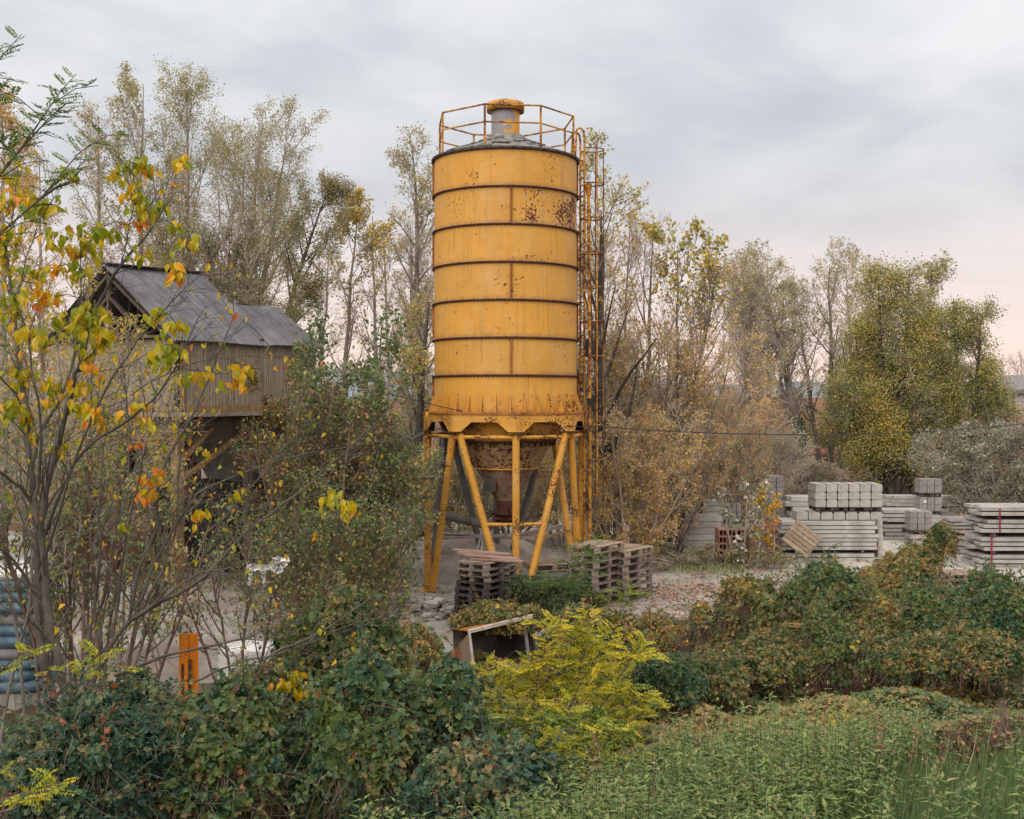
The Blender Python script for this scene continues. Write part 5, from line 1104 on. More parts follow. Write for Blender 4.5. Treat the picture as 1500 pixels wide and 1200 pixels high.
fronds('robinia_shrub', 'bright yellow green robinia shrub with feathery leaves in the middle foreground',
       [[(800, 1120), (792, 1060), (785, 1000), (800, 940), (815, 905)], [(800, 1120), (830, 1050), (850, 980), (862, 930), (862, 884)], [(810, 1110), (860, 1060), (900, 1010), (925, 960), (940, 955)], [(800, 1115), (770, 1060), (750, 1010), (760, 970)],
        [(795, 1100), (760, 1060), (725, 1030), (705, 1040)], [(790, 1100), (740, 1050), (725, 1000), (728, 968)], [(810, 1110), (870, 1080), (920, 1060), (948, 1040)], [(812, 1105), (880, 1050), (930, 1030), (950, 1012)], [(800, 1110), (820, 1040), (790, 1000), (775, 960)],
        [(800, 1120), (760, 1090), (720, 1080), (700, 1062)], [(805, 1110), (850, 1000), (880, 955), (905, 915)], [(800, 1100), (815, 1020), (835, 960), (838, 915)], [(800, 1120), (850, 1100), (900, 1100), (940, 1085)], [(795, 1120), (770, 1110), (740, 1100), (715, 1105)]], 12.3, fl=.235, per=14, tint=(.50, .2), tdrop=.12)
fronds('robinia_shrub', 'second yellow green robinia shrub behind the first, fuller at the right',
       [[(905, 1100), (915, 1050), (935, 1010), (955, 985), (965, 960)], [(905, 1100), (900, 1040), (905, 990), (915, 955)], [(900, 1100), (870, 1040), (860, 1000), (850, 955)], [(905, 1100), (950, 1070), (970, 1050), (985, 1035)], [(900, 1100), (880, 1060), (885, 1010), (880, 975)]], 13.6, fl=.23, per=13, tint=(.55, .2))
fronds('robinia_shrub', 'nearest yellow green robinia shrub, low in the middle foreground',
       [[(800, 1190), (770, 1130), (740, 1090), (715, 1060)], [(800, 1190), (790, 1120), (775, 1070), (765, 1040)], [(810, 1190), (820, 1120), (835, 1070), (840, 1020)], [(815, 1190), (860, 1130), (890, 1085), (905, 1050)], [(800, 1190), (750, 1150), (715, 1125), (695, 1110)], [(815, 1190), (870, 1160), (920, 1120), (950, 1090)], [(805, 1190), (800, 1150), (805, 1100), (812, 1065)], [(810, 1190), (840, 1150), (870, 1120), (880, 1105)]], 9.4, fl=.18, per=13, tint=(.36, .22), tdrop=.15)
fronds('robinia_shrub', 'green feathery robinia standing before the pale pallets',
       [[(812, 900), (822, 870), (833, 835), (840, 800)], [(815, 900), (850, 860), (868, 815), (880, 778)], [(812, 900), (800, 865), (793, 840)], [(815, 900), (840, 870), (858, 848)], [(812, 900), (836, 850), (850, 815), (856, 790)]], 20.3, fl=.24, per=8, tint=(.06, .1), mat='lf_robinia')
fronds('robinia_shrub', 'small green robinia in the vines just right of the pale pallets',
       [[(905, 905), (920, 880), (935, 865)], [(905, 905), (895, 880), (880, 868)], [(905, 905), (912, 880), (915, 860)]], 20.8, fl=.28, per=9, tint=(.3, .14))
fronds('robinia_branch', 'feathery robinia sprays reaching in over the sky at the top left',
       [[(-140, 420), (-60, 330), (10, 245), (50, 190), (88, 135), (112, 108)], [(-140, 420), (-90, 250), (-40, 150), (0, 85), (32, 50)], [(-140, 430), (-20, 360), (60, 290), (115, 225), (140, 205)], [(-120, 400), (-60, 250), (-20, 160), (5, 135)], [(-60, 330), (20, 230), (70, 175), (100, 150)], [(60, 290), (90, 270), (118, 262)]], 7.6, fl=.17, per=10, tint=(.10, .1), base=(GX(-420, 7.6), 7.6, h1(GX(-420, 7.6), 7.6)), cat='tree')
# the trunk of that robinia, just outside the frame
b = MB(); o_ = Vector((GX(-420, 7.6), 7.6, h1(GX(-420, 7.6), 7.6))); b.tube([(0, 0, -.1), (.1, .1, 1.2), (.35, .1, 2.2), P(-140, 425, 7.6)-o_], [.09, .075, .06, .03], 8); b.build('trunk', M['bark'], [o for o in C.objects if o.name.startswith('robinia_branch')][0])
fronds('robinia_branch', 'low feathery spray at the bottom left corner', [[(-40, 1200), (10, 1170), (45, 1158), (70, 1160)], [(-40, 1200), (20, 1185), (60, 1165), (92, 1150)]], 6.5, fl=.16, per=9, tint=(.6, .15))
fronds('robinia_branch', 'yellow green feathery spray over the ivy left of the orange post', [[(-40, 1010), (0, 985), (20, 965), (35, 955)], [(60, 1040), (95, 1010), (125, 975), (150, 957)], [(60, 1040), (110, 990), (135, 985), (155, 985)]], 8.2, fl=.19, per=8, tint=(.5, .15))

# ------------------------------------------------------------------ vine covered mounds and thickets
def inside(q, bc, br, k=.72):
    ok = np.ones(len(q), bool)
    for c, r_ in zip(bc, br): ok &= ((q-c)**2).sum(1) > (r_*k)**2
    return ok
def mound(name, label, c, rad, n, ls, mat, tint, seed, nb=26, bf=.42, tm=T_HOP, mb=2.2, mf=.62, stems=400, core='core_shade', group='vine covered mounds', hang=.55, cat='vine mound', bare=None, stemmat='stem_brown', top=None, shag=.10):
    """a heap overgrown by climbers: lobes, leaves lapping over them, dead bines in the gaps"""
    rng = np.random.default_rng(seed); c = np.array(c, float); rad = np.array(rad, float)
    t = empty(name, tuple(c*np.array([1, 1, 0])+np.array([0, 0, h1(c[0], c[1])])), label=label, cat=cat, group=group); g = np.array(t.location)
    nb = int(nb*mb); bf = bf*mf
    d = rdir(rng, nb); d[:, 2] = np.abs(d[:, 2])*.9-.15; q = rng.uniform(.25, .95, nb)[:, None]**.8*.86
    bc = c+d*rad*q; br = bf*min(rad)*rng.uniform(.55, 1.45, nb)
    # opaque dark core added so that the gaps between leaves look shaded
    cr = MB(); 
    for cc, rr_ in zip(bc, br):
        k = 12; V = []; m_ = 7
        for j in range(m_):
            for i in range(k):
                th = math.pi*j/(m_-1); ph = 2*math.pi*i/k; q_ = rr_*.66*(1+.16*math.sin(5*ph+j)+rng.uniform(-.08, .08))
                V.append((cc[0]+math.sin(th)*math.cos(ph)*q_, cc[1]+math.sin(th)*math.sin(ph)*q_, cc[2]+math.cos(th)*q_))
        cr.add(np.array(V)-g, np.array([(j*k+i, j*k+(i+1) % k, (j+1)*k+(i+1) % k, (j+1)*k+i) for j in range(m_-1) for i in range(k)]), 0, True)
    cr.build('dark_core', M[core], t)
    ls = ls*.68; n = int(n*2.9); stems = int(stems*1.6)
    def surf(n, lo=.85, hi=1.15):
        w_ = br**2; idx = rng.choice(nb, n*3, p=w_/w_.sum()); d = rdir(rng, n*3); d[:, 2] = np.where(d[:, 2] < -.3, -d[:, 2], d[:, 2])
        flip = (d[:, 1] > .3) & (rng.uniform(size=n*3) < .75); d[flip, 1] *= -1
        p = bc[idx]+d*(br[idx]*rng.uniform(lo, hi, n*3))[:, None]
        ok = inside(p, bc, br, .80) & (p[:, 2] > H(p[:, 0], p[:, 1])+.0)
        return p[ok][:n], d[ok][:n], idx[ok][:n]
    p, d, idx = surf(n, .80, 1.22+shag)
    ct = rng.normal(size=nb)*tint[1]*.55; cn = np.sin(p[:, 0]*4.1+seed)*np.cos(p[:, 2]*5.3)*.09+np.sin(p[:, 0]*9+p[:, 1]*7)*.05
    tt = np.clip(tint[0]+rng.normal(size=len(p))*tint[1]*1.15+ct[idx]+cn, 0, 1 if mat == 'lf_brown' else .93)
    if bare is not None: # leaves thin out in the lower part
        keep = rng.uniform(size=len(p)) < np.clip((p[:, 2]-bare[0])/bare[1], bare[2], 1); p, d, idx, tt = p[keep], d[keep], idx[keep], tt[keep]
    dv = unit(d*.35+np.array([0, 0, -hang])+rng.normal(size=(len(p), 3))*.65); nn = unit(d+np.array([0, -.1, .45])+rng.normal(size=(len(p), 3))*.6)
    pn = np.sin(p[:, 0]*3.3+seed*1.7+1.5*np.sin(p[:, 2]*2.9))*np.cos(p[:, 2]*3.7+p[:, 1]*2.1+seed)   # dying patches, and thin ones
    tt = np.where((pn > .45) & (rng.uniform(size=len(p)) < .6), np.clip(tt+.33, 0, 1 if mat == 'lf_brown' else .93), tt)
    keep = rng.uniform(size=len(p)) < np.clip(1.25+pn*1.3, .3, 1); p, d, dv, nn, tt = p[keep], d[keep], dv[keep], nn[keep], tt[keep]
    lm = MB(); lm.leaves(p-g, dv, nn, ls*(.4+1.05*rng.uniform(0, 1, len(p))**1.6), tm, tt); lm.build('foliage', M[mat], t)
    # loose shoots reaching out past the heap
    sp, sdv, _ = surf(int(40+n/130), .95, 1.05); vin = MB(); LP, LD, LN, LS, LT = [], [], [], [], []
    for a0, dd in zip(sp, sdv):
        L = rng.uniform(.15, .55)*min(1.1, max(rad)); k = 8; v = unit(dd*.7+np.array([0, 0, .5])+rng.normal(size=3)*.5); q = a0.copy(); pts = [q-g]; ti = np.clip(tint[0]+.08+rng.normal()*tint[1], 0, 1)
        for i in range(k):
            q = q+v*L/k; v = unit(v+np.array([0, 0, -.16])+rng.normal(size=3)*.18); pts.append(q-g)
            for _s in range(2): LP.append(q-g+rng.normal(size=3)*.01); LD.append(unit(rng.normal(size=3)+np.array([0, 0, -.5]))); LN.append(unit(rng.normal(size=3)+np.array([0, -.3, .6]))); LS.append(ls*rng.uniform(.45, 1.0)*(1-.5*i/k)); LT.append(np.clip(ti+rng.normal()*.12, 0, 1))
        vin.tube(pts, list(np.linspace(.004, .0015, len(pts))), 4)
    if LP:
        vin.build('shoots', M[stemmat], t); lm = MB(); lm.leaves(np.array(LP), np.array(LD), np.array(LN), np.array(LS), tm, np.array(LT)); lm.build('shoot_leaves', M[mat], t)
    # dead and living bines
    p, d, idx = surf(stems, .85, 1.06); L = rng.uniform(.15, .7, len(p))*min(1, rad[2]); v = unit(np.cross(d, rdir(rng, len(p)))*.6+np.array([0, 0, -.8])); e = p+v*L[:, None]*.5+d*.03; e2 = e+unit(v+rng.normal(size=v.shape)*.4)*L[:, None]*.5
    sm = MB(); r_ = rng.uniform(.003, .008, len(p))*(ls/.09)**.5; sm.prisms(p-g, e-g, r_, r_*.8, 3); sm.prisms(e-g, e2-g, r_*.8, r_*.4, 3); sm.build('bines', M[stemmat], t)
    return t
def mpx(px0, px1, py0, py1, D, dep=None):
    a, b_ = P(px0, py0, D), P(px1, py1, D); rx = (b_.x-a.x)/2; rz = a.z-b_.z
    return ((a.x+b_.x)/2, D+(dep or rx)*.5, b_.z+rz*.12), (rx, dep or rx, rz*1.06)
def mounds():
    # right side, from the big one to the ridge
    c, r_ = mpx(1045, 1175, 828, 955, 16.4, 1.0); mound('vine_mound', 'large vine heap with brown dead stems beneath at the slab edge, left half', c, r_, 7000, .088, 'lf_brown', (.36, .2), 1, nb=46, bf=.33, stems=2600, bare=(.0, .75, .16), stemmat='stem_brown')
    c, r_ = mpx(1160, 1290, 812, 930, 16.6, 1.0); mound('vine_mound', 'large vine heap with a dark green top at the slab edge, right half', c, r_, 9000, .088, 'lf_hop', (.50, .2), 2, nb=42, bf=.34, stems=1700, bare=(.1, .5, .35))
    c, r_ = mpx(1005, 1075, 878, 970, 16.6, .7); mound('vine_mound', 'small brown tangle of dead stems left of the large vine heap', c, r_, 1400, .075, 'lf_brown', (.6, .25), 3, nb=26, bf=.38, stems=2200)
    c, r_ = mpx(1168, 1272, 892, 992, 15.0, .62); mound('vine_mound', 'cone shaped ivy mound in front of the large vine heap', c, r_, 6500, .07, 'lf_hop', (.56, .16), 4, nb=30, bf=.36, stems=500)
    c, r_ = mpx(915, 1035, 945, 1040, 13.4, .6); mound('vine_mound', 'dark green ivy mound right of the yellow robinia, behind the nettles', c, r_, 5600, .072, 'lf_hop', (.32, .18), 5, nb=26, bf=.4, stems=300)
    c, r_ = mpx(1255, 1350, 868, 950, 15.8, .8); mound('vine_mound', 'low leafy heap between the cone mound and the dark ridge', c, r_, 5200, .078, 'lf_brown', (.3, .18), 6, nb=26, bf=.4, stems=500)
    c, r_ = mpx(1330, 1440, 862, 935, 16.2, 1.0); mound('vine_mound', 'dark green leafy ridge at the right, nearer end', c, r_, 7000, .085, 'lf_hop', (.42, .18), 7, nb=32, bf=.42, stems=300)
    c, r_ = mpx(1420, 1540, 850, 930, 16.6, 1.1); mound('vine_mound', 'dark green leafy ridge running out at the right edge', c, r_, 7500, .085, 'lf_hop', (.36, .2), 8, nb=32, bf=.42, stems=300)
    c, r_ = mpx(1270, 1390, 828, 880, 18.2, .7); mound('vine_mound', 'brownish tangle behind the ridge below the climbing vine', c, r_, 4200, .075, 'lf_brown', (.6, .2), 9, nb=28, bf=.5, stems=1600)
    c, r_ = mpx(1320, 1378, 790, 850, 19.0, .45); mound('vine_mound', 'vine column rising right from the tangle, lower part', c, r_, 2300, .07, 'lf_brown', (.42, .2), 10, nb=14, bf=.55, stems=350)
    c, r_ = mpx(1360, 1405, 760, 812, 19.2, .35); mound('vine_mound', 'top of the vine column standing before the slabs', c, r_, 1500, .07, 'lf_brown', (.40, .2), 11, nb=11, bf=.55, stems=250)
    c, r_ = mpx(1440, 1560, 880, 940, 18.4, .8); mound('vine_mound', 'leafy rim of the bank at the right edge, behind the ridge', c, r_, 4200, .08, 'lf_brown', (.4, .2), 12, nb=26, bf=.5, stems=400)
    for i, (a_, b_, c_, d_, D_, lb) in enumerate(((1080, 1200, 945, 995, 15.0, 'low purple brown tangle under the large vine heap'), (1250, 1340, 940, 990, 14.6, 'low brown tangle right of the cone shaped mound'), (1340, 1540, 940, 990, 14.4, 'mottled low vines in front of the dark ridge'), (1200, 1300, 850, 905, 17.2, 'brown vines linking the large heap to the ridge'), (1010, 1110, 975, 1015, 14.0, 'flat mottled vines before the brown tangle'))):
        c, r_ = mpx(a_, b_, c_, d_, D_, .7); mound('vine_mound', lb, c, r_, 3600, .064, 'lf_brown', (.33, .25), 50+i, nb=34, bf=.5, stems=900)
    # left, near: hop and ivy thicket
    G = 'near hop and ivy thickets'; m = mound; k = dict(group=G, cat='thicket')
    c, r_ = mpx(380, 585, 868, 1030, 10.2, .7); m('hop_thicket', 'leafy thicket hump left of the concrete, catching the fallen branches', c, r_, 9500, .085, 'lf_brown', (.24, .2), 20, nb=36, bf=.4, stems=1300, **k)
    c, r_ = mpx(560, 735, 990, 1150, 9.2, .8); m('hop_thicket', 'hop thicket with large blue green leaves in front of the rusty bucket', c, r_, 6500, .098, 'lf_hop', (.40, .17), 21, nb=30, bf=.42, stems=900, **k)
    c, r_ = mpx(400, 620, 965, 1200, 8.2, .8); m('hop_thicket', 'broad blue green hop thicket at the bottom left of centre', c, r_, 9000, .088, 'lf_hop', (.34, .17), 22, nb=36, bf=.4, stems=1500, **k)
    c, r_ = mpx(205, 420, 985, 1200, 7.8, .8); m('hop_thicket', 'ivy thicket below the orange post', c, r_, 9500, .07, 'lf_hop', (.42, .2), 23, nb=36, bf=.4, stems=2200, **k)
    c, r_ = mpx(-30, 215, 1012, 1230, 7.2, .8); m('hop_thicket', 'dark ivy thicket in the bottom left corner', c, r_, 10500, .068, 'lf_teal', (.42, .22), 24, nb=38, bf=.4, stems=1400, **k)
    c, r_ = mpx(135, 250, 985, 1100, 8.8, .45); m('hop_thicket', 'dark teal ivy clump right of the maple trunks', c, r_, 4200, .07, 'lf_teal', (.5, .18), 25, nb=22, bf=.42, stems=400, **k)
    c, r_ = mpx(280, 420, 1000, 1090, 9.8, .6); m('hop_thicket', 'mixed green thicket right of the orange post', c, r_, 4600, .08, 'lf_brown', (.25, .2), 26, nb=26, bf=.42, stems=900, **k)
    c, r_ = mpx(540, 650, 925, 1000, 13.8, .6); m('hop_thicket', 'reddish brown low thicket left of the rusty bucket', c, r_, 3600, .08, 'lf_brown', (.5, .25), 27, nb=26, bf=.45, stems=1300, **k)
    c, r_ = mpx(660, 800, 895, 925, 17.7, .5); m('vine_tangle', 'vines creeping over the top of the rusty bucket', c, r_, 1500, .075, 'lf_brown', (.5, .25), 28, nb=20, bf=.7, stems=500, group=None, cat='vine')
    c, r_ = mpx(705, 790, 985, 1030, 15.0, .4); m('hop_thicket', 'brown vine clump at the mouth of the rusty bucket', c, r_, 2200, .075, 'lf_brown', (.45, .25), 29, nb=18, bf=.5, stems=600, **k)
    c, r_ = mpx(590, 830, 1122, 1260, 7.6, .6); m('hop_thicket', 'dark leafy growth under the robinia shrub', c, r_, 7500, .075, 'lf_teal', (.45, .2), 30, nb=36, bf=.45, stems=900, **k)
    c, r_ = mpx(740, 950, 1052, 1150, 10.8, .6); m('hop_thicket', 'deep green undergrowth inside the yellow robinia', c, r_, 5200, .08, 'lf_robinia', (.14, .16), 31, nb=28, bf=.40, stems=500, tm=T_OVAL, **k)
    c, r_ = mpx(790, 930, 900, 975, 15.4, .6); m('hop_thicket', 'tangled brown vines behind the yellow robinia', c, r_, 4200, .08, 'lf_brown', (.5, .25), 32, nb=28, bf=.45, stems=1500, **k)
    c, r_ = mpx(900, 1010, 915, 960, 17.5, .6); m('hop_thicket', 'reddish vines hanging below the rusty beam', c, r_, 2400, .08, 'lf_brown', (.62, .25), 33, nb=24, bf=.55, stems=1500, **k)
mounds()
# single yellow green trefoil sprays on the thicket
# ------------------------------------------------------------------ stuff: vine ground cover, nettles, grass, leaf litter
def cover():
    rng = np.random.default_rng(77); n = 135000
    D = 1/rng.uniform(1/20.6, 1/10.4, n); px = rng.uniform(660, 1720, n); x = GX(px, D)
    ed = YARD_EDGE(x); ok = (D < ed-.1); x, D = x[ok], D[ok]; n = len(x)
    lump = .16*np.maximum(0, np.sin(x*2.1+1)*np.cos(D*1.6))+.10*np.maximum(0, np.sin(x*4.7+D*3.1))
    z = H(x, D)+.12+1.5*lump+rng.uniform(-.14, .09, n)
    tt = np.clip(.50+rng.normal(size=n)*.22+.16*np.sin(x*1.3+D*.9)+.1*np.sin(x*3.7-D*2.1)-.10*(px[ok] > 1250)*(D < 15), 0, 1)
    nn = unit(np.stack([rng.normal(size=n)*.4, -.35+rng.normal(size=n)*.4, np.ones(n)], -1)); dv = unit(np.stack([rng.normal(size=n), -.3+rng.normal(size=n)*.8, rng.normal(size=n)*.25-.25], -1))
    b = MB(); b.leaves(np.stack([x, D, z], -1), dv, nn, .062*rng.uniform(.5, 1.35, n), T_HOP, tt)
    tag(b.build('vine_ground_cover', M['lf_brown']), 'mottled green and brown vines creeping over the low ground', 'ground cover', kind='stuff')
    n = 9000; D = 1/rng.uniform(1/20.6, 1/10.4, n); x = GX(rng.uniform(560, 1560, n), D); ok = D < YARD_EDGE(x); x, D = x[ok], D[ok]; n = len(x)
    p = np.stack([x, D, H(x, D)+rng.uniform(0, .14, n)], -1); v = unit(np.stack([rng.normal(size=n), rng.normal(size=n), rng.normal(size=n)*.35+.1], -1)); b = MB(); e = p+v*rng.uniform(.1, .4, n)[:, None]
    b.prisms(p, e, np.full(n, .006), np.full(n, .003)); tag(b.build('dead_stems', M['stem_brown']), 'brown dead stems woven through the vines on the low ground', 'dead stems', kind='stuff')
    # near left floor under the thickets
    n = 14000; D = 1/rng.uniform(1/15, 1/5.2, n); px = rng.uniform(-60, 720, n); x = GX(px, D)
    ok = D < YARD_EDGE(x)-.2; x, D = x[ok], D[ok]; n = len(x)
    z = H(x, D)+rng.uniform(.0, .22, n); tt = np.clip(.35+rng.normal(size=n)*.25, 0, 1); nn = unit(np.stack([rng.normal(size=n)*.4, rng.normal(size=n)*.4-.3, np.ones(n)], -1)); dv = unit(rng.normal(size=(n, 3))*np.array([1, 1, .3]))
    b = MB(); b.leaves(np.stack([x, D, z], -1), dv, nn, .08*rng.uniform(.6, 1.3, n), T_HOP, tt); tag(b.build('ivy_ground_cover', M['lf_hop']), 'ivy leaves covering the ground under the near thickets', 'ground cover', kind='stuff')
cover()
def nettles():
    rng = np.random.default_rng(31); n = 6900
    D = 1/rng.uniform(1/12.3, 1/5.0, n); px = rng.uniform(520, 1640, n); x = GX(px, D)
    py = HY+(EYE-H(x, D))/D*F_PX
    lim = np.interp(px, [560, 640, 720, 900, 1000, 1500], [6.0, 6.8, 8.2, 9.6, 11.1, 10.4])
    gr = (px > 1130+(D-5)*48)   # the grass has the right corner
    ok = (D < lim) & ~(gr & (rng.uniform(size=n) < .96)); x, D, px = x[ok], D[ok], px[ok]; n = len(x)
    cl = np.sin(x*3.1+np.sin(D*2.3)*1.4)*np.cos(D*2.7+x*.8); hgt = rng.uniform(.32, .66, n)*(1+.38*cl); g = H(x, D)
    ln = np.stack([rng.normal(size=n)*.07, rng.normal(size=n)*.07, hgt], -1); base = np.stack([x, D, g], -1)
    st = MB(); st.prisms(base, base+ln, np.full(n, .0026), np.full(n, .0014)); 
    P_, Dv, N_, S_, T_ = [], [], [], [], []
    for k in range(13):
        f = .16+.84*k/12+rng.normal(size=(n, 1))[:, 0:1]*0; f = .16+.84*k/12; az = rng.uniform(0, 2*math.pi, n)*0+(k % 2)*math.pi/2+rng.uniform(0, math.pi, n)
        for s_ in (0, math.pi):
            a = az+s_; o = np.stack([np.cos(a), np.sin(a), np.full(n, .12-.25*(1-f))], -1)
            P_.append(base+ln*f); Dv.append(unit(o+rng.normal(size=(n, 3))*.2+np.array([0, 0, .35*(f > .9)]))); N_.append(unit(np.stack([-np.cos(a)*.3, -np.sin(a)*.3, np.ones(n)], -1)+rng.normal(size=(n, 3))*.15))
            S_.append((.072*(1-.35*f**2)+.008)*rng.uniform(.55, 1.35, n)); T_.append(np.clip(.24+.32*f+rng.normal(size=n)*.17+.16*cl, 0, 1))
    lm = MB(); lm.leaves(np.concatenate(P_), np.concatenate(Dv), np.concatenate(N_), np.concatenate(S_), T_LANCE, np.concatenate(T_))
    # pale seed strings on the tops
    m = n//3; pp = (base+ln)[:m]; q = np.repeat(pp, 7, 0)+np.stack([rng.normal(size=m*7)*.02, rng.normal(size=m*7)*.02, -rng.uniform(0, .16, m*7)], -1)
    lm.leaves(q, rdir(rng, m*7), rdir(rng, m*7), .028, T_DIAMOND, np.full(m*7, .98))
    tag(st.build('nettle_stalks', M['lf_nettle']), 'thin green stalks of the nettles filling the near ground', 'nettles', kind='stuff')
    tag(lm.build('nettles', M['lf_nettle']), 'dense green stand of nettles filling the lower right foreground', 'nettles', kind='stuff')
nettles()
def grass():
    rng = np.random.default_rng(32)
    def field(n, f, hl, hh, tint, name, label, mat, w=1.):
        D = 1/rng.uniform(1/13.0, 1/4.0, n); px = rng.uniform(980, 1780, n); x = GX(px, D); ok = f(px, D, x); x, D, px = x[ok], D[ok], px[ok]; n = len(x)
        tuft = np.sin(x*7)*np.cos(D*6)*.5; az = rng.uniform(0, 2*math.pi, n); lean = rng.uniform(.15, .9, n)
        up = unit(np.stack([np.cos(az)*lean+.15, np.sin(az)*lean-.12, np.ones(n)], -1)); nn = unit(np.stack([np.cos(az), np.sin(az), -lean], -1))
        b = MB(); b.leaves(np.stack([x, D, H(x, D)], -1), up, -nn, rng.uniform(hl, hh, n)*(1+.4*tuft), (T_BLADE[0]*np.array([w, 1, 1]), T_BLADE[1]), np.clip(tint+rng.normal(size=n)*.2+.15*tuft, 0, 1))
        tag(b.build(name, M[mat]), label, 'grass', kind='stuff')
    field(72000, lambda px, D, x: (px > 1090+(D-5)*46+rng.normal(size=len(px))*35) & (D < 11.5), .12, .30, .42, 'grass', 'long green grass on the slope in the lower right corner', 'lf_grass')
    field(2600, lambda px, D, x: (px > 1250) & (D > 8) & (D < 12) & (rng.uniform(size=len(px)) < .7), .3, .6, .85, 'dry_grass', 'tall dry grass stalks standing over the green grass', 'lf_grass', .6)
    # grass and litter against the slab stacks and bushes
    n = 600; x = np.concatenate([rng.uniform(3.6, 5.4, n)]); D = 26.6+rng.normal(size=n)*.35; az = rng.uniform(0, 6.3, n)
    up = unit(np.stack([np.cos(az)*.4, np.sin(az)*.4, np.ones(n)], -1)); b = MB(); b.leaves(np.stack([x, D, x*0], -1), up, unit(np.stack([np.cos(az), np.sin(az), -.4+x*0], -1)), rng.uniform(.08, .26, n), (T_BLADE[0]*np.array([2, 1, 1]), T_BLADE[1]), rng.uniform(.6, 1, n))
    tag(b.build('weeds', M['lf_grass']), 'thin weeds along the foot of the block stacks', 'weeds', kind='stuff')
    n = 21400; x = np.concatenate([rng.uniform(-9, 9, 5500), rng.normal(size=900)*1.0+3.4, rng.uniform(7, 26, 15000)]); D = np.concatenate([rng.uniform(21.3, 33, 5500), 23.6+rng.normal(size=900)*.8, rng.uniform(38, 50, 15000)])
    s_ = np.where(D > 36, .17, .07)*rng.uniform(.6, 1.3, n); ok = D > YARD_EDGE(x)+.1; x, D, s_ = x[ok], D[ok], s_[ok]; n = len(x)
    b = MB(); b.leaves(np.stack([x, D, np.maximum(H(x, D), 0)+.012], -1), unit(rng.normal(size=(n, 3))*np.array([1, 1, .2])), unit(np.stack([rng.normal(size=n)*.3, rng.normal(size=n)*.3-.2, np.ones(n)], -1)), s_, T_HEART, rng.uniform(0, 1, n))
    tag(b.build('fallen_leaves', M['lf_litter']), 'fallen brown and red leaves scattered over the yard and far bank', 'fallen leaves', kind='stuff')
grass()
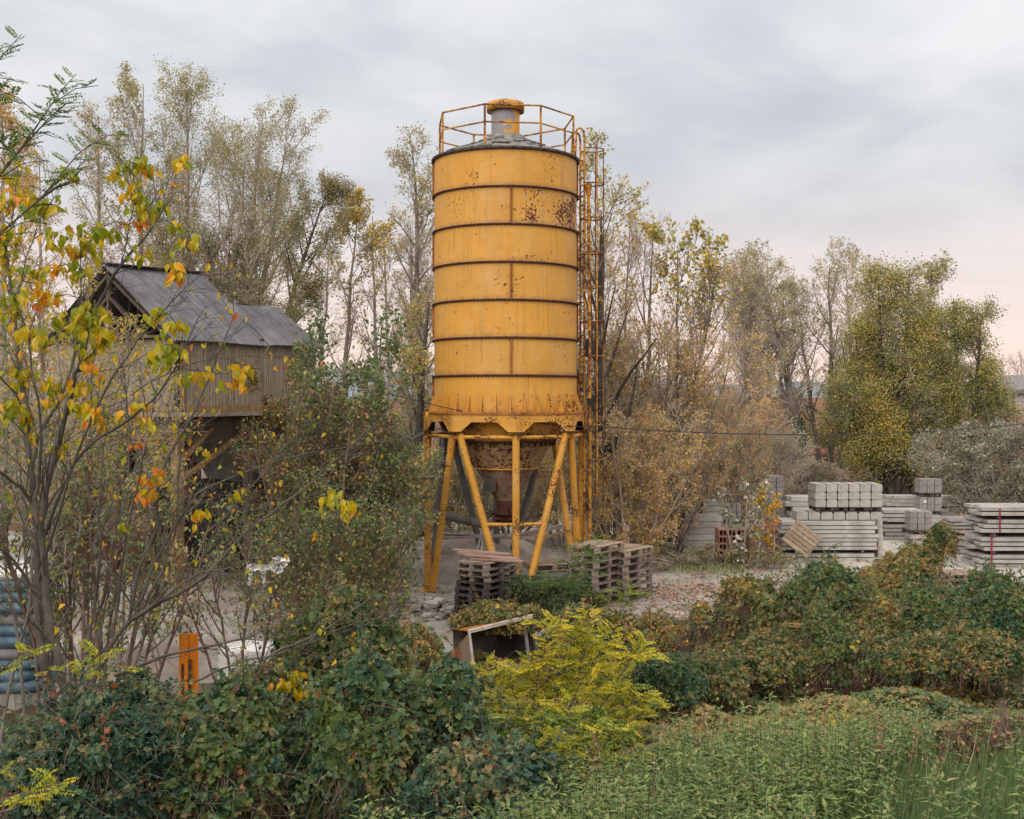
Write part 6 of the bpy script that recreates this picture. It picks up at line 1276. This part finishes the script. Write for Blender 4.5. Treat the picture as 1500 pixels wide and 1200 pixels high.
# ------------------------------------------------------------------ the box elder in the left foreground
def box_elder():
    rng = np.random.default_rng(9); base = Vector((GX(92, 8.6), 8.6, h1(GX(92, 8.6), 8.6)))
    t = empty('box_elder_tree', base, label='slender foreground tree with arching bare branches and clusters of drooping yellow leaves', cat='tree')
    K = [  # (points px, py, D), r0, r1
        ([(95, 1140, 8.6), (80, 1040, 8.6), (62, 960, 8.6), (57, 880, 8.6), (57, 800, 8.6), (52, 740, 8.6), (45, 680, 8.6), (38, 600, 8.7), (28, 520, 8.7), (18, 440, 8.8), (8, 360, 8.8)], .062, .016),
        ([(98, 1140, 8.6), (97, 1040, 8.5), (85, 970, 8.5), (72, 900, 8.5), (66, 830, 8.45), (60, 770, 8.45), (72, 700, 8.4), (88, 640, 8.4), (107, 560, 8.3), (119, 528, 8.3), (142, 452, 8.2), (177, 388, 8.1), (215, 345, 8.0), (250, 290, 8.0)], .055, .008),
        ([(48, 740, 8.6), (30, 715, 8.5), (0, 690, 8.3), (-40, 670, 8.1)], .03, .012),
        ([(44, 700, 8.6), (58, 640, 8.6), (85, 590, 8.7), (110, 520, 8.8), (120, 440, 8.9), (117, 380, 9.0)], .028, .006),
        ([(52, 730, 8.5), (60, 650, 8.4), (52, 560, 8.3), (40, 500, 8.3), (20, 440, 8.3)], .024, .006),
        ([(140, 985, 8.9), (170, 933, 8.9), (207, 897, 8.9), (283, 857, 9.0), (327, 817, 9.1), (360, 780, 9.3), (413, 740, 9.5), (500, 667, 9.9), (570, 600, 10.2)], .040, .007),
        ([(95, 1090, 8.7), (140, 985, 8.9), (150, 960, 8.9)], .05, .04),
        ([(197, 893, 8.9), (233, 813, 9.0), (273, 747, 9.1), (307, 713, 9.2), (427, 670, 9.6), (500, 657, 9.9), (600, 640, 10.4)], .026, .005),
        ([(190, 905, 8.9), (206, 830, 8.9), (228, 770, 8.9), (236, 700, 8.9), (262, 640, 9.0), (300, 570, 9.1), (335, 480, 9.3), (345, 430, 9.4)], .030, .006),
        ([(165, 935, 8.9), (176, 850, 8.9), (185, 780, 8.8), (200, 720, 8.8), (215, 650, 8.8)], .026, .008),
        ([(60, 800, 8.5), (90, 720, 8.3), (120, 665, 8.2), (195, 608, 8.0), (236, 572, 7.9), (265, 520, 7.8), (300, 450, 7.8)], .028, .005),
        ([(58, 850, 8.5), (100, 700, 8.2), (150, 580, 8.0), (200, 500, 7.9), (255, 440, 7.8), (300, 395, 7.8)], .022, .004),
        ([(283, 857, 9.0), (320, 770, 9.1), (380, 700, 9.3), (420, 650, 9.5), (470, 600, 9.7)], .018, .004),
        ([(220, 890, 8.9), (290, 840, 8.9), (340, 830, 9.0), (420, 790, 9.2), (500, 770, 9.5)], .016, .004),
        ([(233, 963, 9.2), (300, 947, 9.2), (360, 935, 9.3), (400, 915, 9.4), (470, 880, 9.6)], .022, .005),
        ([(170, 990, 8.9), (233, 963, 9.2)], .026, .022),
        ([(363, 1010, 8.8), (380, 985, 8.8), (397, 960, 8.8), (453, 933, 8.9), (500, 907, 9.1), (560, 860, 9.4)], .026, .006),
        ([(280, 1130, 8.2), (320, 1070, 8.3), (363, 1010, 8.8)], .034, .026),
        ([(57, 880, 8.6), (20, 820, 8.4), (-10, 800, 8.2)], .024, .012),
        ([(38, 620, 8.6), (10, 560, 8.4), (-20, 540, 8.2)], .014, .006),
        ([(200, 900, 9.3), (150, 800, 9.4), (148, 700, 9.5), (160, 600, 9.6)], .018, .006),
        ([(205, 900, 9.3), (252, 800, 9.5), (262, 700, 9.6), (262, 610, 9.8)], .020, .006),
        ([(120, 990, 8.9), (140, 880, 9.1), (150, 780, 9.2), (190, 660, 9.4), (180, 540, 9.5)], .024, .006),
        ([(15, 470, 8.6), (40, 380, 8.6), (70, 300, 8.6), (120, 240, 8.6)], .010, .003),
        ([(10, 360, 8.8), (20, 300, 8.8), (25, 240, 8.8)], .012, .004),
        ([(177, 388, 8.1), (196, 300, 8.1), (195, 240, 8.1)], .008, .003),
        ([(160, 600, 8.0), (250, 545, 8.1), (340, 520, 8.2), (430, 520, 8.4)], .010, .003),
        ([(280, 1000, 8.8), (340, 975, 8.9), (430, 950, 9.0), (520, 915, 9.2), (575, 900, 9.3)], .016, .004),
    ]
    st = MB(); main = []
    for pts, r0, r1 in K:
        P_ = [P(*q)-base for q in pts]; fine = []
        for i in range(len(P_)-1):
            for k in range(3):
                u = k/3; a = P_[max(i-1, 0)]; b_ = P_[i]; c = P_[i+1]; d = P_[min(i+2, len(P_)-1)]
                fine.append(.5*((2*b_)+(c-a)*u+(2*a-5*b_+4*c-d)*u*u+(-a+3*b_-3*c+d)*u*u*u))
        fine.append(P_[-1]); fine = [p+Vector(rng.normal(size=3)*.006) for p in fine]
        rr_ = np.linspace(r0*(.66 if r0 > .045 else .55), r1*.6, len(fine))
        st.tube(fine, list(rr_), 7); main.append((np.array([tuple(p) for p in fine]), rr_))
    # side twigs, two orders
    PP, RR = [], []
    tips = []; tw = MB()
    for pts, rr_ in main:
        n = len(pts); L = np.linalg.norm(np.diff(pts, axis=0), axis=1).sum(); per = max(2, int(L*6.5))
        o, r_ = sprout(rng, pts[None], rr_[None], per, .15, 1, 38, .62, SH_DN, 5, .06, .10, .38, .0034, flat=.8)
        o2, r2 = sprout(rng, o, r_, 3, .2, 1, 36, .34, SH_DN, 3, .05, .12, .6, .0024)
        poly_prisms(tw, o, r_, 4); poly_prisms(tw, o2, r2, 3); tips.append(o2[:, -1]); tips.append(o[:, -1])
    st.build('trunk', M['twig_olive'], t)
    # leaf clusters where the photograph has them
    CL = [(10, 250, 1.2, .5), (25, 285, 1.2, .6), (65, 300, 1.1, .35), (12, 335, 1.2, .5), (75, 345, 1, .55), (118, 330, .8, .3), (128, 352, .8, .45), (115, 398, 1., .4), (130, 365, .8, .5), (200, 238, .9, .3), (183, 240, .6, .35), (205, 285, .9, .35), (215, 305, 1, .5), (228, 300, .7, .35), (207, 325, .6, .85), (275, 355, .7, .5),
          (15, 455, 1.1, .5), (35, 482, 1., .5), (92, 468, 1, .42), (128, 470, 1.2, .45), (150, 490, 1.1, .52), (140, 455, 1, .45), (110, 485, .9, .3), (228, 458, .8, .45), (242, 505, 1.1, .45), (235, 530, .9, .3), (258, 475, .8, .5), (292, 545, .9, .6), (348, 540, 1.1, .62), (345, 560, .7, .75), (132, 538, .9, .7), (115, 562, .9, .65), (8, 598, 1, .4), (25, 590, .8, .42), (148, 620, .8, .75), (70, 560, .7, .5), (220, 700, .8, .75), (215, 722, .7, .8), (200, 650, .4, .9), (290, 748, .8, .65), (480, 728, 1, .5), (508, 735, 1.1, .55), (15, 395, 1., .45), (45, 300, .9, .6), (85, 390, .7, .8), (140, 600, .6, .85), (265, 555, .7, .45), (60, 395, .8, .4), (5, 300, 1, .7), (300, 660, .5, .5), (350, 720, .5, .5), (180, 770, .5, .4), (210, 610, .5, .6), (90, 650, .6, .4), (50, 640, .5, .5), (20, 540, .8, .45), (165, 340, .6, .35), (100, 250, .5, .4), (435, 990, 1.0, .5), (420, 1000, .8, .55), (445, 1015, .7, .45)]
    for _ in range(34): CL.append((rng.uniform(-5, 265), rng.uniform(225, 640), rng.uniform(.5, .95), rng.uniform(.35, .75)))
    pos, dv, nn, sz, tt = [], [], [], [], []; pet = tw
    allp = np.concatenate([m_[0] for m_ in main]); bx = np.array(tuple(base))
    for px, py, s_, ti in CL:
        D = 8.3 if px < 330 else 8.8; c = np.array(tuple(P(px, py, D)-base)); 
        # hang the cluster from the nearest branch point, in its depth
        scr = np.stack([(allp[:, 0]+bx[0])/(allp[:, 1]+bx[1])*F_PX+750, HY-(allp[:, 2]+bx[2]-EYE)/(allp[:, 1]+bx[1])*F_PX], -1)
        q = allp[np.argmin(((scr-np.array([px, py]))**2).sum(1))]; c[1] = q[1]; c[0] = (px-750)/F_PX*(q[1]+bx[1])-bx[0]; c[2] = EYE-(py-HY)/F_PX*(q[1]+bx[1])-bx[2]
        pet.tube([tuple(q), tuple((q+c)/2+np.array([0, 0, .03])), tuple(c)], .0035, 4)
        n = int(rng.integers(9, 15)*s_)+3
        for k in range(n):
            p = c+rng.normal(size=3)*np.array([.055, .05, .035])*s_; d = unit(np.array([rng.normal()*.55, rng.normal()*.4, -1.0])); v = unit(np.array([rng.normal()*.7, -1, .35+rng.normal()*.5]))
            pos.append(p); dv.append(d); nn.append(v); sz.append(.088*s_**.5*rng.uniform(.7, 1.2)); tt.append(np.clip(ti+rng.normal()*.14, 0, .9 if rng.uniform() < .93 else 1))
    # stray single leaves on twig tips
    tp = np.concatenate(tips); idx = rng.choice(len(tp), 430, replace=False)
    lm = MB(); lm.leaves(np.array(pos), np.array(dv), np.array(nn), np.array(sz), T_OVAL, np.array(tt))
    lm.leaves(tp[idx], unit(rng.normal(size=(430, 3))*.5+np.array([0, 0, -1.])), rdir(rng, 430), rng.uniform(.03, .065, 430), T_OVAL, np.clip(rng.normal(size=430)*.25+.5, 0, .95))
    lm.build('crown', M['lf_maple'], t); tw.build('twigs', M['twig_olive'], t)
box_elder()
def scrub():
    """thin stemmed undergrowth in front of the shed"""
    for i, (px, D, top, sp, lf, lm, ti, lb, st_) in enumerate(((150, 12, 660, .9, 2000, 'lf_green', .6, 'thin scrub with small leaves left below the shed', 9), (125, 12, 650, .6, 1500, 'lf_green', .55, 'leafy scrub at the left edge behind the maple trunk', 7), (360, 15, 760, .8, 1500, 'lf_green', .6, 'sparse scrub right below the shed before the white plastic', 7), (445, 17, 680, .8, 3600, 'lf_green', .55, 'fuller green scrub right of the shed hopper', 8), (500, 17.5, 700, .8, 4500, 'lf_green', .45, 'light green scrub left of the silo feet', 8))):
        tree('scrub', lb, px, D, top, stems=max(4, st_-2), spread=sp, r0=.011, n1=8, n2=5, n3=3, L1=.75, L2=.4, L3=.22, leaves=int(lf*.8), lsize=.055, lmat=lm, tint=(ti, .25), seed=100+i, group='thin scrub before the shed', cat='scrub', tm=T_OVAL, bark='stem_brown', t1=(.35, .98), a1=34, rt=.004)
    tree('scrub', 'brown dead creeper tangle right of the white plastic sheet', 490, 19.5, 775, stems=9, spread=.9, r0=.02, n1=12, n2=7, n3=5, L1=.8, L2=.4, L3=.22, leaves=4000, lsize=.06, lmat='lf_brown', tint=(.7, .25), seed=120, group='thin scrub before the shed', cat='scrub', bark='stem_brown', t1=(.05, .98), a1=50, rt=.005)
    tree('scrub', 'small dark dead bush at the far right edge over the grass', 1498, 8.8, 1045, stems=9, spread=.35, r0=.008, n1=9, n2=5, n3=3, L1=.22, L2=.12, L3=.07, leaves=700, lsize=.03, lmat='lf_litter', tint=(.3, .3), seed=121, group='thin scrub before the shed', cat='scrub', bark='stem_brown', t1=(.1, .98), a1=34, rt=.003)
scrub()
for a in ((70, 14, 400, .9, 1700, 'lf_maple', .5, 'yellow leaved sapling at the left edge before the shed gable', 5), (-25, 12, 420, .6, 2400, 'lf_green', .6, 'olive sapling hugging the left edge', 5), (160, 16, 470, .8, 1500, 'lf_gold', .6, 'thin golden sapling before the shed gable wall', 4), (110, 18, 540, .8, 1800, 'lf_dull', .45, 'olive brown sapling below the shed gable wall', 4), (95, 20, 385, .8, 4200, 'lf_gold', .62, 'golden leafed sapling screening the open gable', 4), (60, 17, 470, .7, 3200, 'lf_poplar', .6, 'tan sapling left of the gable wall', 4)):
    tree('sapling', a[7], a[0], a[1], a[2], stems=a[8], spread=a[3], r0=.014, n1=12, n2=6, n3=4, L1=.95, L2=.5, L3=.28, leaves=a[4], lsize=.058, lmat=a[5], tint=(a[6], .25), seed=200+a[0], group='saplings before the shed', cat='sapling', tm=T_OVAL, bark='bark', t1=(.45, .98), a1=34, rt=.004, scat=.03)
def stalks():
    rng = np.random.default_rng(88); b = MB(); lf = MB()
    for i in range(40):
        D = 1/rng.uniform(1/11.5, 1/7.2); px = rng.uniform(640, 1400); x = GX(px, D); g = h1(x, D); hh = rng.uniform(.45, .85); lx, ly = rng.normal()*.08, rng.normal()*.08
        b.tube([(x, D, g), (x+lx*.4, D+ly*.4, g+hh*.5), (x+lx, D+ly, g+hh)], [.005, .004, .002], 4); m = 26; f = rng.uniform(.6, 1.02, m)
        p = np.stack([x+lx*f+rng.normal(size=m)*.018, D+ly*f+rng.normal(size=m)*.018, g+hh*f], -1); lf.leaves(p, rdir(rng, m), rdir(rng, m), .024, T_DIAMOND, rng.uniform(.2, .9, m))
    tag(b.build('dead_stalks', M['stem_brown']), 'dry brown flower stalks standing among the nettles', 'dead stalks', kind='stuff'); tag(lf.build('seed_heads', M['lf_litter']), 'brown seed heads on the dry stalks among the nettles', 'seed heads', kind='stuff')
stalks()
